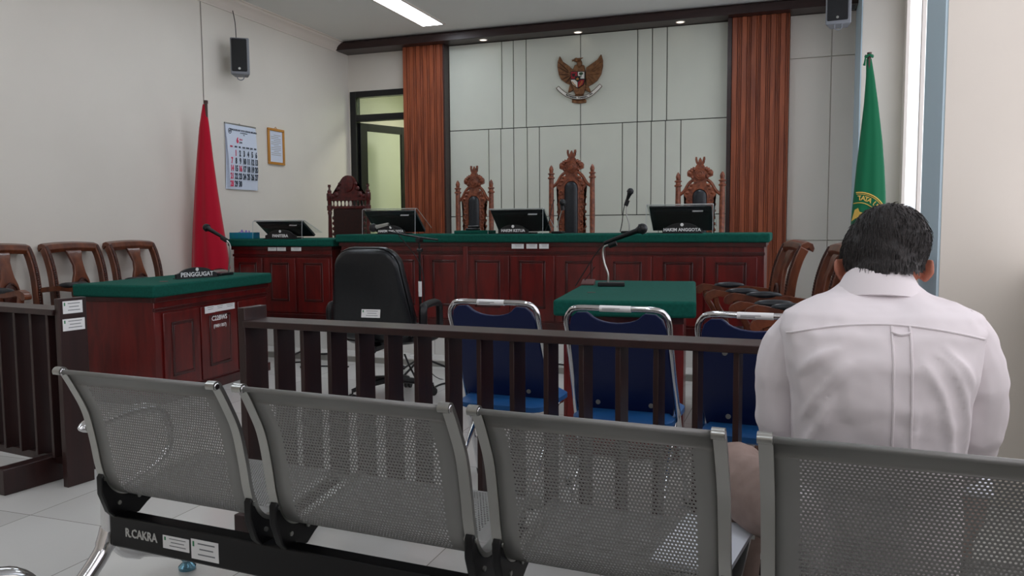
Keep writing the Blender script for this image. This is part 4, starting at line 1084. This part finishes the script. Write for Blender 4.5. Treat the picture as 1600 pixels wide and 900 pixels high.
# ------------------------------------------------------------------ loudspeakers
def speaker(label, loc, rz, w_, h_, d_, hook=False):
    t = thing('loudspeaker', label, 'loudspeaker', loc, rz, 'wall loudspeakers')
    b = B(); b.prism([(-w_/2, -d_/2), (w_/2, -d_/2), (w_/2*.72, d_/2), (-w_/2*.72, d_/2)], 'xy', 0, h_); b.out('cabinet', SPKG, t, bevel=.012, seg=3)
    b = B(); b.loft([rr(-.006, h_/2+.01, w_*.80, h_*.88, .012, -d_/2-.004), rr(-.006, h_/2+.01, w_*.76, h_*.86, .012, -d_/2-.012)]); g = b.out('grille', SPKB, t)
    b = B(); b.tube([(-.006, -d_/2-.012, h_*.16), (-.006, -d_/2-.014, h_*.16)], .012, 14); b.out('badge', STEEL, g)
    b = B(); b.tube(spline([(-.03, -d_/2+.02, 0), (-.03, -d_/2+.02, -.035), (0, -d_/2+.02, -.052), (.03, -d_/2+.02, -.035), (.03, -d_/2+.02, 0)], 4), .005, 6); b.out('handle', SPKG, t)
    B().box((0, d_/2+.03, h_*.5), (.05, .08, .12)).out('wall_bracket', BLACKM, t)
    return t
sp = at_x(375, 118, XL+.2)
speaker('grey loudspeaker with black grille high on the left wall', (XL+.19, sp.y+.03, sp.z), math.radians(34), .185, .365, .17)
sp2 = at_y(1310, 41, 8.22)
s2 = speaker('grey loudspeaker with black grille beside the right pillar, under the ceiling', (sp2.x, 8.22, sp2.z), math.radians(-4), .225, .37, .2)
B().bb((.02, .08, .16), (.14, .12, .20)).out('wall_bracket', BLACKM, s2)
def cable(label, pts, r=.004, m_=CABLE, name='cable'):
    return tag(B().tube(spline(pts, 5), r, 6).out(name, m_), label, 'cable')
a, c = at_x(363, 14, XL+.01), at_x(369, 60, XL+.12)
cable('short dark wire from the cornice down to the left wall loudspeaker', [a, a.lerp(c, .5)+Vector((.01, 0, .01)), c], .004)
a, c, d_ = at_x(312.5, -8, XL+.006), at_x(316.5, 90, XL+.006), at_x(318.5, 160, XL+.006)
cable('thin grey wire running down the left wall above the red flag', [a, c, d_, d_+Vector((0, 0, -1.4))], .004, CABLEG)

# ------------------------------------------------------------------ calendar and framed notice on the left wall
k0, k1, k2, k3 = at_x(350, 192, XL), at_x(396.5, 199.5, XL), at_x(352, 295, XL), at_x(402, 297, XL)
cy0, cy1, cz0, cz1 = k0.y, (k1.y+k3.y)/2, k2.z, k0.z
t = thing('wall_calendar', 'white wall calendar with black and red dates on the left wall', 'calendar', (XL, cy0, cz0)); W_, H_ = cy1-cy0, cz1-cz0
CM = lambda y, z, x=.0: TM((x, y, z), PI/2, 0, PI/2)
for i, (dy, sk) in enumerate(((-.0, -.02), (.004, .012), (.010, .03))):
    b = B(); rows = []
    for k in range(9):
        z = H_-H_*k/8; bul = .006+.004*i+.020*math.sin(PI*k/8*.9)*(.4+.3*i)
        sh_ = sk*(k/8)**2
        rows.append([(bul, sh_, z), (bul-.004, W_/2+sh_*.5, z), (bul*.8, W_, z), (bul*.8-.0012, W_, z), (bul-.0052, W_/2+sh_*.5, z), (bul-.0012, sh_, z)])
    b.loft(rows); pg = b.out('sheet', PAPERB, t)
def cxx(z): k = (H_-z)/H_*8; return .014+.020*math.sin(PI*k/8*.9)+.0025
B().bb((.0, -.005, H_-.004), (.016, W_+.005, H_+.010)).out('binding', STEEL, t, bevel=.003)
B().tube([(.008, W_*.42, H_), (.008, W_*.47, H_+.018), (.008, W_*.52, H_)], .003, 6).out('hook', STEEL, t)
def ct(b, s, y, z, size, **kw): b.text(s, size, CM(y, z, cxx(z)), **kw)
b = B(); ct(b, 'PENGADILAN TATA USAHA NEGARA', W_*.57, H_*.915, .026, bold=.0006)
ct(b, 'JL. KEMAKMURAN', W_*.57, H_*.878, .014); ct(b, 'TELP.', W_*.57, H_*.85, .012)
ct(b, 'JUNI', W_*.44, H_*.728, .022, bold=.0006)
for i, s in enumerate(('SEN', 'SEL', 'RAB', 'KAM', 'JUM', 'SAB')): ct(b, s, W_*(.27+.128*i), H_*.655, .022, bold=.001)
red = {1, 7, 14, 16, 21, 28}
r_ = B()
ct(r_, 'MIN', W_*.125, H_*.655, .022, bold=.001); ct(r_, '6', W_*.34, H_*.755, .075, bold=.004, sx=.8); ct(r_, '2026', W_*.45, H_*.775, .026)
for d in range(1, 31):
    col, row = d % 7, d//7
    ct(r_ if d in red else b, str(d), W_*(.125+.135*col), H_*(.555-.118*row), .084, bold=.003, sx=.60)
b.out('lettering', INK, t); r_.out('red_lettering', REDINK, t)
b = B(); b.M = CM(W_*.12, H_*.89, cxx(H_*.89)); b.tube([(.022*math.cos(a), .022*math.sin(a)*1.2, 0) for a in [2*PI*j/16 for j in range(16)]], .003, 5, closed=True); b.ball((0, 0, 0), (.01, .012, .002)); b.out('crest_mark', INK, t)
f0_, f1_, f2_ = at_x(416.5, 199, XL), at_x(441.5, 202, XL), at_x(418, 256, XL)
FWD, FH = at_x(442.5, 230, XL).y-f0_.y, f0_.z-f2_.z
t = thing('framed_notice', 'small framed notice with gilt frame on the left wall, right of the calendar', 'picture frame', (XL, f0_.y, f2_.z))
b = B(); fw_ = .028
for y_0, y_1, z_0, z_1 in ((0, FWD, 0, fw_), (0, FWD, FH-fw_, FH), (0, fw_, fw_, FH-fw_), (FWD-fw_, FWD, fw_, FH-fw_)): b.bb((.002, y_0, z_0), (.024, y_1, z_1))
b.out('frame', GOLD, t, bevel=.005)
p_ = B().bb((.002, fw_, fw_), (.010, FWD-fw_, FH-fw_)).out('paper', PAPERB, t)
b = B()
for i in range(12): b.bb((.0102, fw_+.03+(.05 if i % 3 == 0 else 0), FH-.075-.02*i), (.0108, FWD-fw_-.03-(.04 if i % 4 == 1 else 0), FH-.070-.02*i))
b.out('print', CABLEG, p_)
B().tube([(.01, FWD*.42, FH), (.01, FWD*.5, FH+.02), (.01, FWD*.58, FH)], .003, 6).out('hook', GOLD, t)

# ------------------------------------------------------------------ monitors, acrylic covers and name plates
DJ, DC = PZ+.827, PZ+.787         # heights of the felt tops
def monitor(label, xc, zt, w_, drop):
    """back of a monitor lying at a slant: top edge towards the room, foot towards the judge"""
    t = thing('monitor', label, 'monitor', (xc, 6.56, zt), 0, 'monitors on the judges and clerk desks')
    H_ = drop
    b = B(); yz = [(.0, H_), (.022, H_+.012), (.235, .035), (.215, .018)]
    b.prism(yz, 'yz', -w_/2, w_/2); b.out('screen_housing', SCREENB, t, bevel=.004)
    b = B(); b.loft([[(x*w_*f, y, z) for x, y, z in pts] for f, pts in ((1, [(-.48, .045, H_-.035), (.48, .045, H_-.035), (.42, .205, .024), (-.42, .205, .024)]), (.8, [(-.44, .05, H_-.065), (.44, .05, H_-.065), (.36, .18, .018), (-.36, .18, .018)]))])
    b.out('back_bulge', BLACKP, t)
    B().tube([(-w_*.46, .022, H_-.03), (0, .018, H_-.022+.0), (w_*.46, .022, H_-.03)], .003, 6).out('seam', SCREENB, t)
    B().bb((-.11, .06, 0), (.11, .26, .012)).out('stand_base', BLACKP, t, bevel=.004)
    B().bb((-.03, .15, .01), (.03, .19, .09)).out('stand_neck', BLACKP, t, bevel=.004)
    sticker(t, TM((w_*.28, .030, H_-.034), PI/2-.85), .085, .026, False, 2)
    return t
def cover(label, xc, zt, w_, h_):
    t = thing('acrylic_cover', label, 'screen cover', (xc, 6.50, zt), 0, 'clear acrylic covers over the monitors')
    b = B(); b.strip([(0, 0), (.004, h_*.6), (.008, h_+.006), (.03, h_+.018), (.05, h_+.016), (.35, .055)], .004, 'yz', -w_/2, w_/2); sh_ = b.out('sheet', ACRYL, t)
    for sx in (-1, 1): B().tube([(sx*w_/2, y, z) for y, z in ((0, 0), (.004, h_*.6), (.008, h_+.006), (.03, h_+.018), (.05, h_+.016), (.35, .055))], .0022, 6).out('edge', ACREDGE, sh_)
    B().tube([(-w_/2, .028, h_+.018), (w_/2, .028, h_+.018)], .002, 6).out('edge', ACREDGE, sh_)
    return t
def nameplate(label, body, loc, rz, w_, ts, h_=.082):
    t = thing('name_plate', label, 'name plate', loc, rz, 'black name plates')
    pts = [(-w_/2, 0), (w_/2, 0), (w_/2, .034), (w_*.44, .040)]+[(w_*.40*math.cos(a), .040+(h_-.04)*math.sin(a)**1.2) for a in [PI*i/16 for i in range(1, 16)]]+[(-w_*.44, .040), (-w_/2, .034)]
    o = B().prism(pts, 'xz', -.012, .012).out('plate', BLACKP, t, bevel=.002)
    B().bb((-w_/2-.008, -.028, 0), (w_/2+.008, .028, .006)).out('foot_strip', BLACKP, t, bevel=.002)
    b = B(); b.text(body, ts*.92, TM((0, -.0125, .028), PI/2), bold=.0012); b.out('lettering', WHITEL, o)
    b = B(); b.lathe([(.001, -.001), (.013, -.001), (.013, .001), (.001, .001)], n=18); bmesh.ops.transform(b.bm, matrix=TM((0, -.0125, h_-.016), PI/2), verts=b.bm.verts); b.out('crest_mark', WHITEL, o)
    return t
def mx_(px, Y): return at_y(px, 340, Y).x
monitor('black monitor lying slanted on the clerk desk', (mx_(398, 6.56)+mx_(472, 6.56))/2, DC, .53, .165)
monitor('black monitor lying slanted on the judges desk, nearest the clerk desk', (mx_(569, 6.56)+mx_(648, 6.56))/2, DJ, .52, .21)
monitor('black monitor lying slanted in the middle of the judges desk', (mx_(767, 6.56)+mx_(848, 6.56))/2, DJ, .49, .205)
monitor('black monitor lying slanted on the judges desk, below the right judge chair', (mx_(1014, 6.56)+mx_(1111, 6.56))/2, DJ, .50, .215)
cover('clear acrylic cover over the monitor on the clerk desk', (mx_(393, 6.5)+mx_(472, 6.5))/2, DC, .56, .16)
cover('clear acrylic cover over the monitor nearest the clerk desk', (mx_(566, 6.5)+mx_(648, 6.5))/2, DJ, .54, .215)
cover('clear acrylic cover over the monitor in the middle of the judges desk', (mx_(766, 6.5)+mx_(844, 6.5))/2, DJ, .50, .20)
cover('clear acrylic cover over the monitor below the right judge chair', (mx_(1011, 6.5)+mx_(1112, 6.5))/2, DJ, .53, .215)
nameplate('black name plate reading PANITERA on the clerk desk', 'PANITERA', (mx_(438, 6.46), 6.46, DC), 0, .34, .042, .088)
nameplate('black name plate reading HAKIM ANGGOTA behind the stand microphone', 'HAKIM ANGGOTA', (mx_(611, 6.46), 6.46, DJ), 0, .27, .033, .08)
nameplate('black name plate reading HAKIM KETUA in the middle of the judges desk', 'HAKIM KETUA', (mx_(802, 6.46), 6.46, DJ), 0, .27, .036, .08)
nameplate('black name plate reading HAKIM ANGGOTA below the right judge chair', 'HAKIM ANGGOTA', (mx_(1066, 6.46), 6.46, DJ), 0, .31, .038, .085)
pp_ = at_z(312, 434, TZ+.002)
nameplate('black name plate reading PENGGUGAT on the plaintiff desk', 'PENGGUGAT', (pp_.x-.03, pp_.y, TZ), ang-.35, .34, .05, .082)

# ------------------------------------------------------------------ microphones
def mic(name, label, base, px_neck, head, tail, r=.024, base_d=(.16, .09, .022), rz=0., nr=.006, neck=STEEL, cord=None):
    """base: point on the table; px_neck, head, tail: points of the photo on the upright plane through the base"""
    Y = base.y; t = thing(name, label, 'microphone', base, 0)
    L_ = lambda p: at_y(p[0], p[1], Y)-base
    R = Matrix.Rotation(rz, 3, 'Z'); B().box((0, 0, base_d[2]/2), base_d, R).out('base', BLACKP, t, bevel=.005)
    P = [L_(p) for p in px_neck]; P[0] = Vector((P[0].x, 0, base_d[2]))
    B().tube(spline(P, 6), nr, 8).out('gooseneck', neck, t)
    h, tl = L_(head), L_(tail); d = (h-tl).normalized()
    B().tube([tl, tl+d*.02, h-d*r*1.2, h-d*r*.5], [.011, .012, .017, r*.8], 12).out('handle', BLACKM, t)
    b = B(); b.ball(h, r, 14, 10); b.tube([h-d*.012, h-d*.006], r*1.04, 14); b.out('head', BLACKP, t)
    b = B(); b.tube([P[-1]-d*.02, P[-1]+d*.03], .018, 10); b.out('clip', BLACKP, t)
    if cord: B().tube(spline([L_(p) for p in cord], 5), .004, 6).out('cord', CABLE, t)
    return t
bp_ = at_z(345, 430, TZ)
mic('gooseneck_microphone', 'gooseneck microphone on the plaintiff desk, behind the PENGGUGAT plate', bp_, [(357, 424), (359, 405), (360, 390), (358, 380), (351, 374)], (322.5, 355.5), (352, 373), .03, (.17, .12, .022), ang, cord=None)
bp_ = at_z(955, 447, TZ)
mic('gooseneck_microphone', 'gooseneck microphone on the defendant desk', bp_, [(950, 440), (950, 428), (944, 410), (942, 395), (945, 385), (956, 382)], (1003.5, 357.5), (944, 380), .033, (.165, .10, .025), ang2-PI/2+.1, nr=.0065, cord=[(944, 381), (930, 398), (912, 426), (899, 447)])
YM = 6.62
bp_ = Vector((mx_(872, YM), YM, DJ)); mic('gooseneck_microphone', 'small microphone on the judges desk in front of the tallest chair', bp_, [(872, 362), (872, 350), (875, 338), (879, 325)], (879, 316), (880, 324), .028, (.10, .10, .02), cord=[(866, 312), (862, 325), (858, 345), (852, 361)], nr=.005)
bp_ = Vector((mx_(980, YM), YM, DJ)); mic('gooseneck_microphone', 'small microphone on the judges desk, left of the right judge monitor', bp_, [(983, 361), (983, 350), (979, 335), (979, 318)], (985, 299), (979, 315), .028, (.09, .09, .02), cord=[(978, 312), (974, 330), (972, 348), (969, 362)], nr=.005)
# floor stand with boom in front of the judges' desk
SY = 5.72
q0 = at_y(659, 590, SY); t = thing('microphone_stand', 'black boom microphone stand on the floor behind the office chair', 'microphone stand', (q0.x, SY, 0))
S_ = lambda x, y: at_y(x, y, SY)-Vector((q0.x, SY, 0))
tp = S_(655, 371)
B().tube([(0, 0, .10), (tp.x*.5, 0, tp.z*.5), tp], [.012, .011, .009], 8).out('pole', BLACKM, t)
for z in (.70, .46):
    B().tube([(tp.x*z/tp.z, 0, z-.06), (tp.x*z/tp.z, 0, z+.06)], .0145, 8).out('white_tape', STICK, t)
for k in range(3):
    a = 2*PI*k/3+.4; B().tube([(0, 0, .15), (.33*math.cos(a), .33*math.sin(a), .012)], .009, 8).out('leg', BLACKM, t)
    B().ball((.33*math.cos(a), .33*math.sin(a), .018), .018, 8, 6).out('rubber_foot', BLACKP, t)
B().tube([S_(684, 375), S_(655, 371), S_(606, 362)], .007, 8).out('boom', BLACKM, t)
b = B(); b.tube([tp+Vector((0, -.03, -.02)), tp+Vector((0, .03, -.02))], .02, 10); b.tube([S_(656, 391)+Vector((-.02, 0, 0)), S_(656, 391)+Vector((.02, 0, 0))], .015, 8); b.out('clamp', BLACKP, t)
h, tl = S_(583, 356), S_(607, 350); d = (h-tl).normalized()
o = B().tube([tl, h-d*.03], [.012, .017], 10).out('microphone_handle', STEEL, t)
b = B(); b.ball(h, (.034, .034, .036), 14, 10); b.out('microphone_head', BLACKP, o)
B().tube(spline([tl, tl+Vector((.10, 0, -.10)), tp+Vector((.03, -.02, -.25)), (.04, -.03, .5), (.06, -.05, .15), (.2, -.1, .006), (.45, -.02, .006)], 6), .004, 6).out('cord', CABLE, t)

# ------------------------------------------------------------------ small things on the desks and cables on the floor
p0, p1 = at_y(365, 373, 6.55), at_y(400, 373, 6.55)
t = thing('tissue_box', 'turquoise box with lilac tissues on the clerk desk', 'box', ((p0.x+p1.x)/2, 6.55, DC))
w_ = p1.x-p0.x; h_ = .062
b = B()
for a, c in (((-w_/2, -.06, 0), (w_/2, .06, .004)), ((-w_/2, -.06, 0), (w_/2, -.056, h_)), ((-w_/2, .056, 0), (w_/2, .06, h_)), ((-w_/2, -.056, 0), (-w_/2+.004, .056, h_)), ((w_/2-.004, -.056, 0), (w_/2, .056, h_))): b.bb(a, c)
b.out('box', CYAN, t)
b = B()
for x, z, r in ((-.03, h_, .03), (.02, h_-.005, .028), (.055, h_-.01, .022), (-.06, h_-.02, .02)):
    rows = []
    for i in range(5): rows.append([Vector((x+(r*(1-i/5)+.005*math.sin(4*a+i))*math.cos(a), (r*(1-i/5))*math.sin(a)*.9, z-.02+i*.011+.006*math.sin(3*a))) for a in [2*PI*j/12 for j in range(12)]])
    b.loft(rows)
b.out('tissues', TISSUE, t)
p0, p1 = at_y(716, 364, 6.68), at_y(769, 364, 6.68)
t = thing('felt_stand', 'low green felt-covered stand on the judges desk, below the left judge chair', 'stand', ((p0.x+p1.x)/2, 6.68, DJ))
B().bb((-(p1.x-p0.x)/2, -.10, 0), ((p1.x-p0.x)/2, .10, .03)).out('box', FELT, t, bevel=.006)
t = thing('desk_microphone', 'small black microphone unit lying on the green felt stand', 'microphone', ((p0.x+p1.x)/2-.01, 6.67, DJ+.03))
B().bb((-.06, -.05, 0), (.05, .05, .022)).out('base', BLACKP, t, bevel=.008); B().tube([(-.05, 0, .03), (.06, -.01, .034)], .012, 10).out('microphone', BLACKM, t)
p = at_z(919, 445, TZ)
t = thing('desk_device', 'small reddish wedge-shaped device with thin antenna on the defendant desk', 'device', (p.x, p.y, TZ), ang2-PI/2)
B().prism([(-.05, 0), (.05, 0), (.05, .034), (-.05, .012)], 'yz', -.04, .04).out('body', REDBRN, t, bevel=.004)
B().tube([(-.03, .02, .02), (.01, .02, .075), (.04, .02, .115)], .003, 6).out('antenna', BLACKM, t)
p = at_z(924, 457, TZ); b = B(); b.bb((-.022, -.012, 0), (.022, .012, .0015)); o = b.out('paper_slip', REDBRN); o.location = (p.x, p.y, TZ); tag(o, 'tiny brownish slip lying on the green felt near the wedge-shaped device', 'paper')
p = at_z(256, 440, TZ); b = B(); b.lathe([(.001, 0), (.03, 0), (.03, .003), (.001, .003)], n=18); o = b.out('cable_grommet', REDBRN); o.location = (p.x, p.y, TZ); tag(o, 'flat brownish disc on the plaintiff desk, left of the PENGGUGAT plate', 'grommet')
z = .06
cable('black cable lying along the step at the foot of the clerk desk', [at_z(x, y, z) for x, y in ((436, 551), (455, 555), (476, 548), (500, 553), (530, 551))], .009)
cable('black cable loop on the floor before the step, left of the office chair', [at_z(x, y, .008) for x, y in ((430, 572), (452, 567), (476, 566), (470, 574), (498, 572), (545, 573))], .007)
cable('black cables on the step between the blue chairs and the judges desk', [at_z(x, y, z) for x, y in ((830, 556), (848, 552), (862, 561), (850, 566), (838, 562), (880, 570), (930, 566))], .007)
cable('white cable lying on the step below the judges desk', [at_z(x, y, z) for x, y in ((640, 556), (668, 553), (690, 549), (730, 553), (780, 556))], .006, STICK)
cable('black cable hanging in a loop under the office chair', [at_y(x, y, 5.0) for x, y in ((632, 553), (640, 572), (648, 588))]+[at_z(x, y, .007) for x, y in ((652, 602), (668, 610), (690, 600), (720, 596))], .007)
